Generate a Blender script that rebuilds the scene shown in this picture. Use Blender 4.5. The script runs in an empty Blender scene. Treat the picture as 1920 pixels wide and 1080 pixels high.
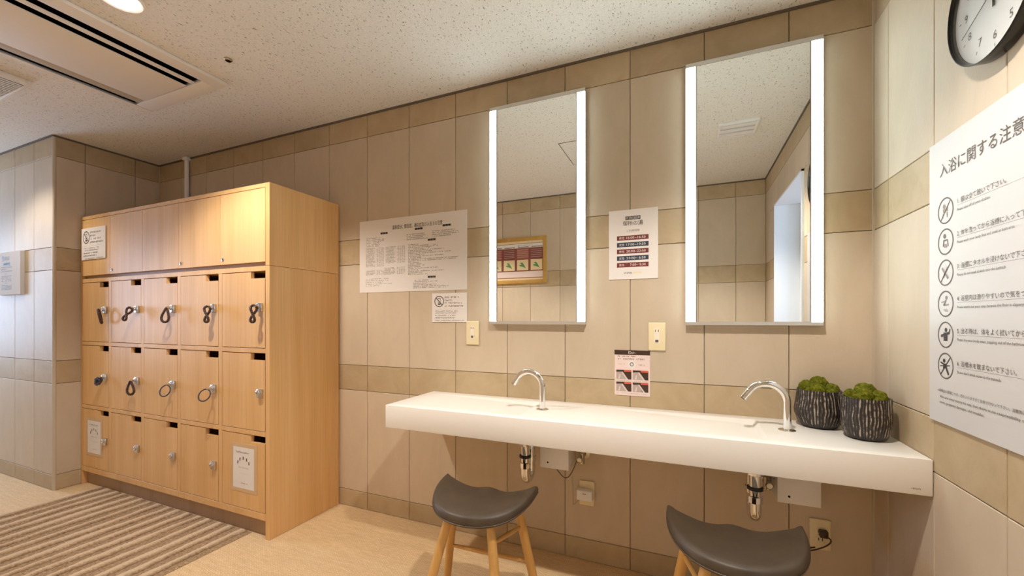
import bpy, bmesh, math, random
from mathutils import Vector, Matrix, noise

random.seed(7)
S = bpy.context.scene
COL = S.collection
R = math.radians

# ------------------------------------------------------------------ camera
cam = bpy.data.cameras.new('camera')
camo = bpy.data.objects.new('camera', cam)
COL.objects.link(camo)
camo.location = (-0.6357, -1.8948, 1.1232)
camo.rotation_euler = (R(90), 0, R(22.9085))
cam.sensor_width = 36
cam.lens = 768.82 / 1920 * 36
cam.shift_y = 59.06 / 1920
cam.clip_start = 0.02
S.camera = camo

# ------------------------------------------------------------------ world, exposure
w = bpy.data.worlds.new('sky')
S.world = w
w.use_nodes = True
wb = w.node_tree.nodes['Background']
wb.inputs['Color'].default_value = (0.58, 0.74, 1.0, 1)
wb.inputs['Strength'].default_value = 21.0
S.view_settings.view_transform = 'Standard'
S.view_settings.look = 'None'
S.view_settings.exposure = 0.08
S.view_settings.gamma = 1.0
S.view_settings.use_curve_mapping = False
S.cycles.max_bounces = 10
S.cycles.diffuse_bounces = 6
S.cycles.sample_clamp_indirect = 6

WARM = (0.98, 0.91, 0.84)
SPOT_W = 86
BAR_L = 16.5

# ------------------------------------------------------------------ materials
MATS = {}


def mat(name, col, rough=0.5, metal=0.0, spec=0.5, emit=None, es=0.0, coat=0.0, build=None):
    if name in MATS:
        return MATS[name]
    m = bpy.data.materials.new(name)
    m.use_nodes = True
    nt = m.node_tree
    b = nt.nodes['Principled BSDF']
    b.inputs['Base Color'].default_value = (*col, 1)
    b.inputs['Roughness'].default_value = rough
    b.inputs['Metallic'].default_value = metal
    b.inputs['Specular IOR Level'].default_value = spec
    b.inputs['Coat Weight'].default_value = coat
    if emit:
        b.inputs['Emission Color'].default_value = (*emit, 1)
        b.inputs['Emission Strength'].default_value = es
    if build:
        build(nt, b)
    MATS[name] = m
    return m


def N(nt, t, **kw):
    n = nt.nodes.new(t)
    for k, v in kw.items():
        if k in n.inputs:
            n.inputs[k].default_value = v
        else:
            setattr(n, k, v)
    return n


def coords(nt, scale=(1, 1, 1), kind='Object', rot=(0, 0, 0)):
    t = nt.nodes.new('ShaderNodeTexCoord')
    m = nt.nodes.new('ShaderNodeMapping')
    m.inputs['Scale'].default_value = scale
    m.inputs['Rotation'].default_value = rot
    nt.links.new(t.outputs[kind], m.inputs['Vector'])
    return m.outputs['Vector']


def ramp(nt, fac, stops):
    r = nt.nodes.new('ShaderNodeValToRGB')
    el = r.color_ramp.elements
    while len(el) < len(stops):
        el.new(0.5)
    for e, (p, c) in zip(el, stops):
        e.position = p
        e.color = (*c, 1)
    nt.links.new(fac, r.inputs['Fac'])
    return r.outputs['Color']


def bump(nt, b, h, strength, dist=0.002):
    bp = N(nt, 'ShaderNodeBump')
    bp.inputs['Strength'].default_value = strength
    bp.inputs['Distance'].default_value = dist
    nt.links.new(h, bp.inputs['Height'])
    nt.links.new(bp.outputs['Normal'], b.inputs['Normal'])


def noise_tex(nt, vec, scale, detail=3, rough=0.5, dist=0.0):
    n = N(nt, 'ShaderNodeTexNoise')
    n.inputs['Scale'].default_value = scale
    n.inputs['Detail'].default_value = detail
    n.inputs['Roughness'].default_value = rough
    n.inputs['Distortion'].default_value = dist
    nt.links.new(vec, n.inputs['Vector'])
    return n.outputs['Fac']


def mixc(nt, a, b_, fac, mode='MIX'):
    m = N(nt, 'ShaderNodeMix', data_type='RGBA', blend_type=mode)
    for sock, v in ((m.inputs[6], a), (m.inputs[7], b_), (m.inputs[0], fac)):
        if hasattr(v, 'is_linked'):
            nt.links.new(v, sock)
        elif isinstance(v, tuple):
            sock.default_value = (*v, 1)
        else:
            sock.default_value = v
    return m.outputs[2]


def shift_by_object(nt, vec):
    """moves the pattern by each object's own random number, so no two tiles carry the same clouds"""
    oi = N(nt, 'ShaderNodeObjectInfo')
    mul = N(nt, 'ShaderNodeVectorMath', operation='SCALE')
    cx = N(nt, 'ShaderNodeCombineXYZ')
    for i in range(3):
        nt.links.new(oi.outputs['Random'], cx.inputs[i])
    nt.links.new(cx.outputs[0], mul.inputs[0])
    mul.inputs['Scale'].default_value = 37.0
    ad = N(nt, 'ShaderNodeVectorMath', operation='ADD')
    nt.links.new(vec, ad.inputs[0])
    nt.links.new(mul.outputs[0], ad.inputs[1])
    return ad.outputs[0], oi.outputs['Random']


def b_tile(c0, c1, sc):
    def f(nt, b):
        v, rnd = shift_by_object(nt, coords(nt, sc))
        n1 = noise_tex(nt, v, 5.0, 6, 0.6, 0.6)
        n2 = noise_tex(nt, v, 60.0, 3, 0.6)
        c = ramp(nt, n1, [(0.3, c0), (0.72, c1)])
        g = N(nt, 'ShaderNodeMapRange')
        g.inputs['To Min'].default_value = 0.93
        g.inputs['To Max'].default_value = 1.04
        nt.links.new(rnd, g.inputs['Value'])
        hs = N(nt, 'ShaderNodeHueSaturation')
        nt.links.new(g.outputs[0], hs.inputs['Value'])
        nt.links.new(c, hs.inputs['Color'])
        nt.links.new(hs.outputs[0], b.inputs['Base Color'])
        bump(nt, b, n2, 0.22, 0.002)
    return f


M_TALL = mat('beige_wall_tile', (.6, .55, .48), 0.55, spec=0.3, build=b_tile((.525, .425, .305), (.580, .475, .350), (2.0, 2.0, .8)))
M_BAND = mat('tan_band_tile', (.5, .42, .32), 0.55, spec=0.3, build=b_tile((.425, .318, .186), (.505, .390, .245), (1.6, 1.6, 1.6)))
M_GROUT = mat('grout', (.29, .235, .17), 0.9)
M_TRIMG = mat('corner_bead', (.52, .44, .33), 0.5)
M_TRIMD = mat('shadow_line_trim', (.13, .10, .07), 0.7)


def b_ceil(nt, b):
    v = coords(nt)
    warp = noise_tex(nt, v, 9, 3)
    vo = N(nt, 'ShaderNodeTexVoronoi')
    vo.inputs['Scale'].default_value = 105
    vo.inputs['Randomness'].default_value = 1
    m2 = coords(nt, (1.0, 0.55, 1), 'Object', (0, 0, R(35)))
    sep = N(nt, 'ShaderNodeVectorMath', operation='ADD')
    wv = N(nt, 'ShaderNodeTexNoise')
    wv.inputs['Scale'].default_value = 30
    nt.links.new(m2, wv.inputs['Vector'])
    sc = N(nt, 'ShaderNodeVectorMath', operation='SCALE')
    sc.inputs['Scale'].default_value = 0.03
    nt.links.new(wv.outputs['Color'], sc.inputs[0])
    nt.links.new(m2, sep.inputs[0])
    nt.links.new(sc.outputs[0], sep.inputs[1])
    nt.links.new(sep.outputs[0], vo.inputs['Vector'])
    dots = ramp(nt, vo.outputs['Distance'], [(0.08, (1, 1, 1)), (0.30, (0, 0, 0))])
    mask = ramp(nt, noise_tex(nt, v, 60, 2), [(0.38, (0, 0, 0)), (0.58, (1, 1, 1))])
    d = mixc(nt, (0., 0., 0.), dots, mask)
    n = noise_tex(nt, v, 220, 3, 0.7)
    base = ramp(nt, n, [(0.3, (.70, .675, .625)), (0.7, (.87, .845, .79))])
    c = mixc(nt, base, (.23, .19, .15), d)
    nt.links.new(c, b.inputs['Base Color'])
    inv = N(nt, 'ShaderNodeMath', operation='MULTIPLY_ADD')
    nt.links.new(d, inv.inputs[0])
    inv.inputs[1].default_value = -0.9
    nt.links.new(n, inv.inputs[2])
    bump(nt, b, inv.outputs[0], 0.7, 0.004)


M_CEIL = mat('rough_ceiling_board', (.7, .68, .63), 0.95, spec=0.1, build=b_ceil)


def b_floor(nt, b):
    v = coords(nt, (1, 1, 1))
    w1 = N(nt, 'ShaderNodeTexBrick')
    w1.inputs['Scale'].default_value = 1
    w1.inputs['Brick Width'].default_value = 0.016
    w1.inputs['Row Height'].default_value = 0.0055
    w1.inputs['Mortar Size'].default_value = 0.0011
    w1.inputs['Mortar Smooth'].default_value = 0.6
    w1.inputs['Color1'].default_value = (.800, .600, .360, 1)
    w1.inputs['Color2'].default_value = (.710, .510, .285, 1)
    w1.inputs['Mortar'].default_value = (.50, .33, .17, 1)
    nt.links.new(v, w1.inputs['Vector'])
    streak = noise_tex(nt, coords(nt, (1.3, 9, 1)), 6, 4, 0.6)
    tint = ramp(nt, streak, [(0.3, (.86, .85, .83)), (0.7, (1.0, 1.0, 1.0))])
    c = mixc(nt, w1.outputs['Color'], tint, 1.0, 'MULTIPLY')
    nt.links.new(c, b.inputs['Base Color'])
    bump(nt, b, w1.outputs['Fac'], -0.4, 0.001)


M_FLOOR = mat('woven_vinyl_floor', (.6, .5, .36), 0.6, spec=0.25, build=b_floor)


def b_wood(c0, c1, c2, sc=(1, 1, 1), amt=1.0):
    def f(nt, b):
        v0, rnd = shift_by_object(nt, coords(nt, (sc[0] * 11, sc[1] * 11, sc[2] * 0.5)))
        big = noise_tex(nt, v0, 1.0, 3, 0.5, 0.4)
        v1, _ = shift_by_object(nt, coords(nt, (sc[0] * 150, sc[1] * 150, sc[2] * 2.2)))
        fine = noise_tex(nt, v1, 1.0, 4, 0.65)
        c = ramp(nt, big, [(0.28, c0), (0.5, c1), (0.75, c2)])
        g = ramp(nt, fine, [(0.32, (.90, .875, .84)), (0.62, (1.02, 1.015, 1.01))])
        c = mixc(nt, c, g, amt, 'MULTIPLY')
        nt.links.new(c, b.inputs['Base Color'])
        bump(nt, b, fine, 0.06, 0.001)
    return f


M_WOOD = mat('light_beech_laminate', (.7, .5, .3), 0.42, spec=0.35, build=b_wood((.660, .385, .150), (.720, .438, .188), (.755, .482, .225)))
M_PLINTH = mat('brown_plinth_board', (.40, .27, .17), 0.5, build=b_wood((.36, .235, .14), (.40, .27, .165), (.43, .29, .18)))
M_LEG = mat('honey_oiled_wood', (.6, .35, .1), 0.4, build=b_wood((.560, .300, .080), (.640, .360, .110), (.68, .40, .13), amt=0.6))
M_FRAME = mat('golden_oak_frame', (.5, .28, .06), 0.4, build=b_wood((.43, .23, .045), (.50, .28, .06), (.55, .32, .08)))
M_WHITE = mat('white_solid_surface', (.83, .79, .73), 0.32, spec=0.4)
M_PAPER = mat('white_paper', (.76, .71, .665), 0.7, spec=0.2)
M_BOARD = mat('white_sign_board', (.57, .55, .535), 0.42, spec=0.3)
M_INK = mat('black_ink', (.035, .028, .024), 0.6)
M_INK2 = mat('brown_grey_ink', (.11, .085, .07), 0.6)
M_GREY = mat('light_grey_ink', (.26, .22, .195), 0.6)
M_GREY2 = mat('pale_grey_ink', (.52, .46, .42), 0.6)
M_RED = mat('maroon_ink', (.17, .022, .016), 0.55)
M_NAVY = mat('navy_ink', (.025, .035, .065), 0.55)
M_YEL = mat('yellow_ink', (.72, .58, .10), 0.55)
M_PINK = mat('pale_pink_paper', (.78, .62, .57), 0.55)
M_CHOC = mat('chocolate_print', (.045, .018, .008), 0.5)
M_CORAL = mat('coral_print', (.62, .10, .06), 0.5)
M_SKIN = mat('grey_beige_print', (.46, .36, .32), 0.5)
M_SKIN2 = mat('pale_streak_print', (.66, .57, .52), 0.5)
M_MAROON = mat('wine_print', (.22, .055, .045), 0.5)
M_MAROON2 = mat('terracotta_print', (.36, .12, .08), 0.5)
M_CREAM = mat('cream_print', (.78, .63, .36), 0.5)
M_GREEN = mat('leaf_green_print', (.10, .30, .12), 0.5)
M_FILM = mat('laminating_film', (.62, .42, .24), 0.2)
M_CHROME = mat('chrome', (.80, .79, .77), 0.07, 1.0)
M_STEEL = mat('brushed_nickel', (.62, .61, .60), 0.3, 1.0)
M_BRASS = mat('dull_chrome', (.52, .47, .38), 0.18, 1.0)
M_RUBBER = mat('black_rubber', (.012, .010, .009), 0.5)
M_DARK = mat('dark_void', (.008, .006, .005), 0.9, spec=0.05)
M_ALU = mat('satin_aluminium', (.62, .60, .56), 0.35, 0.6)
M_IVORY = mat('ivory_plastic', (.78, .67, .42), 0.4)
M_IVORY2 = mat('pale_ivory_plastic', (.82, .74, .60), 0.4)
M_PLASTIC = mat('white_plastic', (.78, .76, .74), 0.35)
M_ACPLAS = mat('warm_white_plastic', (.74, .69, .62), 0.45)
M_ACPLAS2 = mat('beige_plastic_vane_shade', (.44, .38, .29), 0.5)  # beige darkened to paint the vane's shading; the adapter cord shares it
M_BLACK = mat('black_gloss_plastic', (.012, .010, .008), 0.22, spec=0.4)
M_DIAL = mat('pale_dial', (.70, .70, .67), 0.5)
M_MIRROR = mat('mirror_silver', (.965, .98, .96), 0.0, 1.0)
M_BAR = mat('lit_opal_diffuser', (.9, .9, .9), 0.5, emit=(0.80, 1.0, 1.02), es=BAR_L)
M_LAMP = mat('lit_lamp_lens', (.9, .9, .9), 0.5, emit=(1.0, 0.90, 0.74), es=9.0)
M_BANDS = mat('coiled_brown_band', (.055, .022, .014), 0.4)
M_BANDB = mat('dark_blue_band', (.045, .040, .060), 0.4)
M_WALLW = mat('white_wall_paint', (.78, .79, .80), 0.8)
M_JAMB = mat('white_door_casing', (.76, .78, .80), 0.4)


def b_leather(nt, b):
    v = coords(nt)
    n = noise_tex(nt, v, 260, 3, 0.6)
    m = noise_tex(nt, v, 14, 4, 0.6)
    c = ramp(nt, m, [(0.3, (.058, .040, .025)), (0.7, (.082, .058, .037))])
    nt.links.new(c, b.inputs['Base Color'])
    bump(nt, b, n, 0.18, 0.001)


M_LEATHER = mat('dark_brown_leather', (.06, .045, .035), 0.46, spec=0.45, build=b_leather)


def b_moss(nt, b):
    v, rnd = shift_by_object(nt, coords(nt))
    n = noise_tex(nt, v, 110, 5, 0.75)
    m = noise_tex(nt, v, 25, 3, 0.6)
    c = ramp(nt, n, [(0.34, (.014, .018, .001)), (0.50, (.15, .155, .012)), (0.70, (.42, .40, .05))])  # darkest and brightest stops paint shadows and highlights into the moss
    c2 = mixc(nt, c, (.10, .105, .006), m)
    nt.links.new(c2, b.inputs['Base Color'])
    bump(nt, b, n, 1.0, 0.006)


M_MOSS = mat('green_moss', (.1, .13, .01), 0.95, spec=0.1, build=b_moss)


def b_pot(nt, b):
    a = N(nt, 'ShaderNodeAttribute', attribute_name='ridge')
    v = coords(nt)
    n = noise_tex(nt, v, 120, 3, 0.6)
    ad = N(nt, 'ShaderNodeMath', operation='MULTIPLY_ADD')
    nt.links.new(n, ad.inputs[0])
    ad.inputs[1].default_value = 0.7
    nt.links.new(a.outputs['Fac'], ad.inputs[2])
    c = ramp(nt, ad.outputs[0], [(0.55, (.014, .009, .006)), (0.85, (.070, .052, .038)), (1.12, (.34, .29, .24))])
    nt.links.new(c, b.inputs['Base Color'])


M_POT = mat('ridged_black_stoneware', (.03, .025, .02), 0.45, build=b_pot)


def b_rug(nt, b):
    a = N(nt, 'ShaderNodeAttribute', attribute_name='pile')
    v = coords(nt)
    n = noise_tex(nt, v, 330, 3, 0.75)
    ad = N(nt, 'ShaderNodeMath', operation='MULTIPLY_ADD')
    nt.links.new(n, ad.inputs[0])
    ad.inputs[1].default_value = 0.55
    nt.links.new(a.outputs['Fac'], ad.inputs[2])
    c = ramp(nt, ad.outputs[0], [(0.22, (.13, .070, .028)), (0.55, (.30, .195, .110)), (0.85, (.54, .39, .25)), (1.2, (.68, .52, .36))])
    nt.links.new(c, b.inputs['Base Color'])
    bump(nt, b, n, 0.9, 0.004)


M_RUG = mat('brown_beige_loop_pile', (.4, .27, .16), 1.0, spec=0.05, build=b_rug)


def glass_mat(name, tint=(1, 1, 1), gloss=0.06):
    m = bpy.data.materials.new(name)
    m.use_nodes = True
    nt = m.node_tree
    nt.nodes.remove(nt.nodes['Principled BSDF'])
    t = N(nt, 'ShaderNodeBsdfTransparent')
    t.inputs[0].default_value = (*tint, 1)
    g = N(nt, 'ShaderNodeBsdfGlossy')
    g.inputs['Roughness'].default_value = 0.03
    mx = N(nt, 'ShaderNodeMixShader')
    mx.inputs[0].default_value = gloss
    nt.links.new(t.outputs[0], mx.inputs[1])
    nt.links.new(g.outputs[0], mx.inputs[2])
    nt.links.new(mx.outputs[0], nt.nodes['Material Output'].inputs['Surface'])
    return m


M_GLASS = glass_mat('clear_glass')
M_PANE = glass_mat('window_glass', (.95, .97, 1.0), 0.08)


# ------------------------------------------------------------------ geometry helpers
class MB:
    def __init__(s):
        s.v, s.f = [], []

    def add(s, vs, fs):
        o = len(s.v)
        s.v += [tuple(p) for p in vs]
        s.f += [tuple(i + o for i in f) for f in fs]
        return s

    def box(s, x0, x1, y0, y1, z0, z1):
        x0, x1 = sorted((x0, x1)); y0, y1 = sorted((y0, y1)); z0, z1 = sorted((z0, z1))
        vs = [(x, y, z) for z in (z0, z1) for y in (y0, y1) for x in (x0, x1)]
        return s.add(vs, [(0, 2, 3, 1), (4, 5, 7, 6), (0, 1, 5, 4), (2, 6, 7, 3), (0, 4, 6, 2), (1, 3, 7, 5)])

    def tube(s, path, r, n=10, cap=True, closed=False):
        P = [Vector(p) for p in path]
        m = len(P)
        rs = r if isinstance(r, (list, tuple)) else [r] * m
        up = None
        vs, fs = [], []
        for i in range(m):
            if closed:
                t = (P[(i + 1) % m] - P[i - 1]).normalized()
            else:
                t = (P[min(i + 1, m - 1)] - P[max(i - 1, 0)]).normalized()
            if up is None:
                up = Vector((0, 0, 1)) if abs(t.z) < 0.9 else Vector((1, 0, 0))
            a = (up - t * up.dot(t)).normalized()
            up = a
            b = t.cross(a)
            for k in range(n):
                q = 2 * math.pi * k / n
                vs.append(P[i] + (a * math.cos(q) + b * math.sin(q)) * rs[i])
        for i in range(m if closed else m - 1):
            j = (i + 1) % m
            for k in range(n):
                k2 = (k + 1) % n
                fs.append((i * n + k, i * n + k2, j * n + k2, j * n + k))
        if cap and not closed:
            fs.append(tuple(range(n - 1, -1, -1)))
            fs.append(tuple((m - 1) * n + k for k in range(n)))
        return s.add(vs, fs)

    def lathe(s, prof, n=32, c=(0, 0, 0), axis='z', caps=(True, True)):
        vs, fs = [], []
        for r, h in prof:
            for k in range(n):
                q = 2 * math.pi * k / n
                x, y = r * math.cos(q), r * math.sin(q)
                p = (x, y, h) if axis == 'z' else ((h, x, y) if axis == 'x' else (y, h, x))
                vs.append((p[0] + c[0], p[1] + c[1], p[2] + c[2]))
        m = len(prof)
        for i in range(m - 1):
            for k in range(n):
                k2 = (k + 1) % n
                fs.append((i * n + k, i * n + k2, (i + 1) * n + k2, (i + 1) * n + k))
        if caps[0]:
            fs.append(tuple(range(n - 1, -1, -1)))
        if caps[1]:
            fs.append(tuple((m - 1) * n + k for k in range(n)))
        return s.add(vs, fs)

    def prism(s, poly, y0, y1):
        """poly in (x, z), counter-clockwise seen from -y; extruded between y0 (front) and y1"""
        n = len(poly)
        vs = [(x, y0, z) for x, z in poly] + [(x, y1, z) for x, z in poly]
        fs = [tuple(range(n)), tuple(range(2 * n - 1, n - 1, -1))]
        for i in range(n):
            j = (i + 1) % n
            fs.append((j, i, i + n, j + n))
        return s.add(vs, fs)

    def mesh(s, name, smooth=False, bev=0, seg=2, angle=35):
        me = bpy.data.meshes.new(name)
        me.from_pydata(s.v, [], s.f)
        if bev:
            bm = bmesh.new()
            bm.from_mesh(me)
            bmesh.ops.recalc_face_normals(bm, faces=bm.faces)
            bm.normal_update()
            ed = [e for e in bm.edges if len(e.link_faces) == 2 and e.calc_face_angle(0) > R(25)]
            bmesh.ops.bevel(bm, geom=ed, offset=bev, segments=seg, profile=0.5, affect='EDGES', clamp_overlap=True)
            bm.to_mesh(me)
            bm.free()
        me.validate()
        if smooth or bev:
            me.shade_auto(angle) if hasattr(me, 'shade_auto') else None
            for p in me.polygons:
                p.use_smooth = True
            try:
                me.set_sharp_from_angle(angle=R(angle))
            except Exception:
                pass
        return me

    def build(s, name, m, parent=None, loc=(0, 0, 0), rot=(0, 0, 0), smooth=False, bev=0, seg=2, angle=35):
        return link(name, s.mesh(name, smooth, bev, seg, angle), m, parent, loc, rot)


def link(name, me, m, parent=None, loc=(0, 0, 0), rot=(0, 0, 0)):
    if m and not me.materials:
        me.materials.append(m)
    o = bpy.data.objects.new(name, me)
    COL.objects.link(o)
    o.location = loc
    o.rotation_euler = rot
    if parent:
        o.parent = parent
    return o


def tag(o, label, cat, group=None):
    o['label'] = label
    o['category'] = cat
    if group:
        o['group'] = group
    return o


def thing(name, label, cat, loc=(0, 0, 0), rot=(0, 0, 0), group=None):
    o = bpy.data.objects.new(name, None)
    o.empty_display_size = 0.05
    COL.objects.link(o)
    o.location = loc
    o.rotation_euler = rot
    return tag(o, label, cat, group)


def struct(o):
    o['kind'] = 'structure'
    return o


def copy_tree(o, parent=None):
    c = o.copy()
    COL.objects.link(c)
    c.parent = parent
    for ch in list(o.children):
        copy_tree(ch, c)
    return c


def box(*a):
    return MB().box(*a)


# ------------------------------------------------------------------ room shell
H = 2.335
XL, YP = -4.452, -0.589          # inner side wall by the lockers, face of the entry wall
YO, YN = -2.01, -2.25            # poster wall opposite, deeper niche wall by the doorway
XE = -6.9                        # far end of the entry
ROWS = [(0, .1, 'b'), (.1, .7, 't'), (.7, .85, 'b'), (.85, 1.45, 't'), (1.45, 1.6, 'b'), (1.6, 2.2, 't'), (2.2, H, 'b')]
GAP, TT, CH = 0.0026, 0.008, 0.0016
TILE = {}


def tile_mesh(wd, ht, kind):
    key = (round(wd, 4), round(ht, 4), kind)
    if key not in TILE:
        x, z = wd / 2 - GAP / 2, ht / 2 - GAP / 2
        def rect(i, y):
            return [(-x + i, y, -z + i), (x - i, y, -z + i), (x - i, y, z - i), (-x + i, y, z - i)]
        vs = rect(CH, 0) + rect(0, CH) + rect(0, TT)
        fs = [(0, 1, 2, 3)]
        for k in range(4):
            j = (k + 1) % 4
            fs += [(k, k + 4, j + 4, j), (k + 4, k + 8, j + 8, j + 4)]
        me = MB().add(vs, fs).mesh('tile')
        me.materials.append(M_TALL if kind == 't' else M_BAND)
        TILE[key] = me
    return TILE[key]


def tile_wall(parent, joints, rz, to_world, hole=None):
    """joints: increasing u positions; to_world(u, z) -> point on the tile face"""
    for u0, u1 in zip(joints, joints[1:]):
        for z0, z1, k in ROWS:
            cells = [(u0, u1, z0, z1)]
            if hole:
                h0, h1, ht = hole
                if z0 < ht and u1 > h0 + 1e-4 and u0 < h1 - 1e-4:
                    cells = []
                    if u0 < h0:
                        cells.append((u0, h0, z0, min(z1, ht)))
                    if u1 > h1:
                        cells.append((h1, u1, z0, min(z1, ht)))
                    if z1 > ht:
                        cells.append((u0, u1, ht, z1))
            for a, b, c, d in cells:
                if b - a < 0.012 or d - c < 0.012:
                    continue
                link('tile', tile_mesh(b - a, d - c, k), None, parent, to_world((a + b) / 2, (c + d) / 2), (0, 0, rz))


def joints(a, b, first, step):
    """cell borders between a and b with one joint at `first`"""
    k = math.ceil((a - first) / step - 1e-6)
    out = [a]
    x = first + k * step
    while x < b - 1e-4:
        if x > a + 1e-4:
            out.append(x)
        x += step
    return out + [b]


TH = 0.12
fl = struct(box(XE - .2, 1.6, YN - .2, .2, -.1, 0).build('floor', M_FLOOR))
HX0, HX1, HY0, HY1 = -3.476, -2.868, -1.715, -.603      # opening for the air conditioner
m = MB()
m.box(XE - .2, HX0, YN - .2, .2, H, H + .1); m.box(HX1, 1.6, YN - .2, .2, H, H + .1)
m.box(HX0, HX1, YN - .2, HY0, H, H + .1); m.box(HX0, HX1, HY1, .2, H, H + .1)
ce = struct(m.build('ceiling', M_CEIL))

wb_ = struct(box(XL - TH, TH + .1, TT, TT + TH, 0, H).build('wall_back', M_GROUT))
tile_wall(wb_, joints(XL, 0, -.2626, .3), 0, lambda u, z: (u, 0, z))

D0, D1, DH = -1.832, -1.02, 2.0    # doorway in the wall with the clock
m = MB()
m.box(TT, TT + TH, D1, TT, 0, H); m.box(TT, TT + TH, YN - TH, D0, 0, H); m.box(TT, TT + TH, D0, D1, DH, H)
wr = struct(m.build('wall_right', M_GROUT))
tile_wall(wr, joints(YN, 0, -.113, .279), R(-90), lambda u, z: (0, u, z), hole=(D0, D1, DH))

wl = struct(box(XL - TH - TT, XL - TT, YP + TT, TT, 0, H).build('wall_left', M_GROUT))
tile_wall(wl, joints(YP, 0, -.433, .279), R(90), lambda u, z: (XL, u, z))

we = struct(box(XE, XL - TT, YP + TT, YP + TT + TH, 0, H).build('wall_entry', M_GROUT))
tile_wall(we, joints(XE, XL, -4.722, .291), 0, lambda u, z: (u, YP, z))

XN = -1.05
wo = struct(box(XE, XN - TT, YO - TT - .2, YO - TT, 0, H).build('wall_opposite', M_GROUT))
tile_wall(wo, joints(XE, XN, -2.06, .305), R(180), lambda u, z: (u, YO, z))
wn = struct(box(XN - TT, TT, YN - TT - TH, YN - TT, 0, H).build('wall_niche', M_GROUT))
tile_wall(wn, joints(XN, 0, -.226, .3), R(180), lambda u, z: (u, YN, z))
wn2 = struct(box(XN - TT - .05, XN - TT, YN, YO - TT, 0, H).build('wall_niche_return', M_GROUT))
tile_wall(wn2, [YN, YO], R(90), lambda u, z: (XN, u, z))

# end wall of the entry with a daylight window
W0, W1, WZ0, WZ1 = -1.75, -.85, .75, 2.05
m = MB()
m.box(XE - TH, XE, YO - .1, W0, 0, H); m.box(XE - TH, XE, W1, YP + .1, 0, H)
m.box(XE - TH, XE, W0, W1, 0, WZ0); m.box(XE - TH, XE, W0, W1, WZ1, H)
struct(m.build('wall_end', M_WALLW))


def window(n, x, y0, y1, z0, z1, face):
    m = MB()
    t = .04
    m.box(x - .03, x + .03, y0, y0 + t, z0, z1); m.box(x - .03, x + .03, y1 - t, y1, z0, z1)
    m.box(x - .03, x + .03, y0 + t, y1 - t, z0, z0 + t); m.box(x - .03, x + .03, y0 + t, y1 - t, z1 - t, z1)
    m.box(x - .02, x + .02, (y0 + y1) / 2 - .02, (y0 + y1) / 2 + .02, z0 + t, z1 - t)
    fr = struct(m.build('window_%d' % n, M_JAMB))
    for a, b in ((y0 + t, (y0 + y1) / 2 - .02), ((y0 + y1) / 2 + .02, y1 - t)):
        box(x - .003, x + .003, a, b, z0 + t, z1 - t).build('pane', M_PANE, fr)
    L = bpy.data.lights.new('sky_portal', 'AREA')
    L.shape = 'RECTANGLE'
    L.size, L.size_y = y1 - y0, z1 - z0
    L.cycles.is_portal = True
    lo = bpy.data.objects.new('sky_portal', L)
    COL.objects.link(lo)
    lo.location = (x - face * .05, (y0 + y1) / 2, (z0 + z1) / 2)
    lo.rotation_euler = (R(90), 0, R(-90) if face > 0 else R(90))
    lo.parent = fr
    return fr


window(1, XE - .06, W0, W1, WZ0, WZ1, 1)

# vestibule beyond the doorway, lit by a window
VX = 1.25
m = MB()
m.box(VX, VX + .1, YN - .1, -1.60, 0, H); m.box(VX, VX + .1, -1.05, -.6, 0, H)
m.box(VX, VX + .1, -1.60, -1.05, 0, 1.05); m.box(VX, VX + .1, -1.60, -1.05, 2.0, H)
m.box(TT + TH, VX, -.7, -.6, 0, H); m.box(TT + TH, VX, YN - .1, YN, 0, H)
struct(m.build('wall_vestibule', M_WALLW))
window(2, VX + .05, -1.60, -1.05, 1.05, 2.0, -1)
# door casing: a jamb on each side, the head, and stops
m = MB()
m.box(-.012, .20, D0, D0 + .012, 0, DH); m.box(-.012, .20, D1 - .012, D1, 0, DH); m.box(-.012, .20, D0, D1, DH - .012, DH)
dc = struct(m.build('door_1', M_JAMB))
box(.150, .185, D0 + .012, D0 + .050, 0, DH - .012).build('door_stop', M_JAMB, dc, bev=.003)
box(.150, .185, D1 - .050, D1 - .012, 0, DH - .012).build('door_stop', M_JAMB, dc, bev=.003)
lf = box(.205, .240, D0 - .01, D0 - .75, .01, DH - .02).build('door_leaf', M_JAMB, dc, bev=.003)
for z in (.25, 1.0, 1.75):
    MB().lathe([(.008, -.05), (.008, .05)], 10, (.20, D0 + .018, z)).build('hinge', M_STEEL, dc, smooth=True)

# trims: dark line under the ceiling, beads in the corners
n = 1
for a in ((XL, 0, -.007, 0, H - .010, H), (-.007, 0, YN, -.007, H - .010, H), (XL, XL + .007, YP, -.007, H - .010, H), (XE, XL, YP - .007, YP, H - .010, H),
          (XE, XN, YO, YO + .007, H - .010, H), (XN, -.007, YN, YN + .007, H - .010, H)):
    struct(box(*a).build('trim_%d' % n, M_TRIMD)); n += 1
for a in ((-.006, 0, -.006, 0, 0, H - .010), (XL, XL + .006, -.006, 0, 0, H - .010)):
    struct(box(*a).build('trim_%d' % n, M_TRIMG)); n += 1
struct(MB().lathe([(.010, 0), (.010, H - .011)], 14, (XL - .006, YP + .006, 0)).build('trim_%d' % n, M_TRIMG, smooth=True)); n += 1


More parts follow.
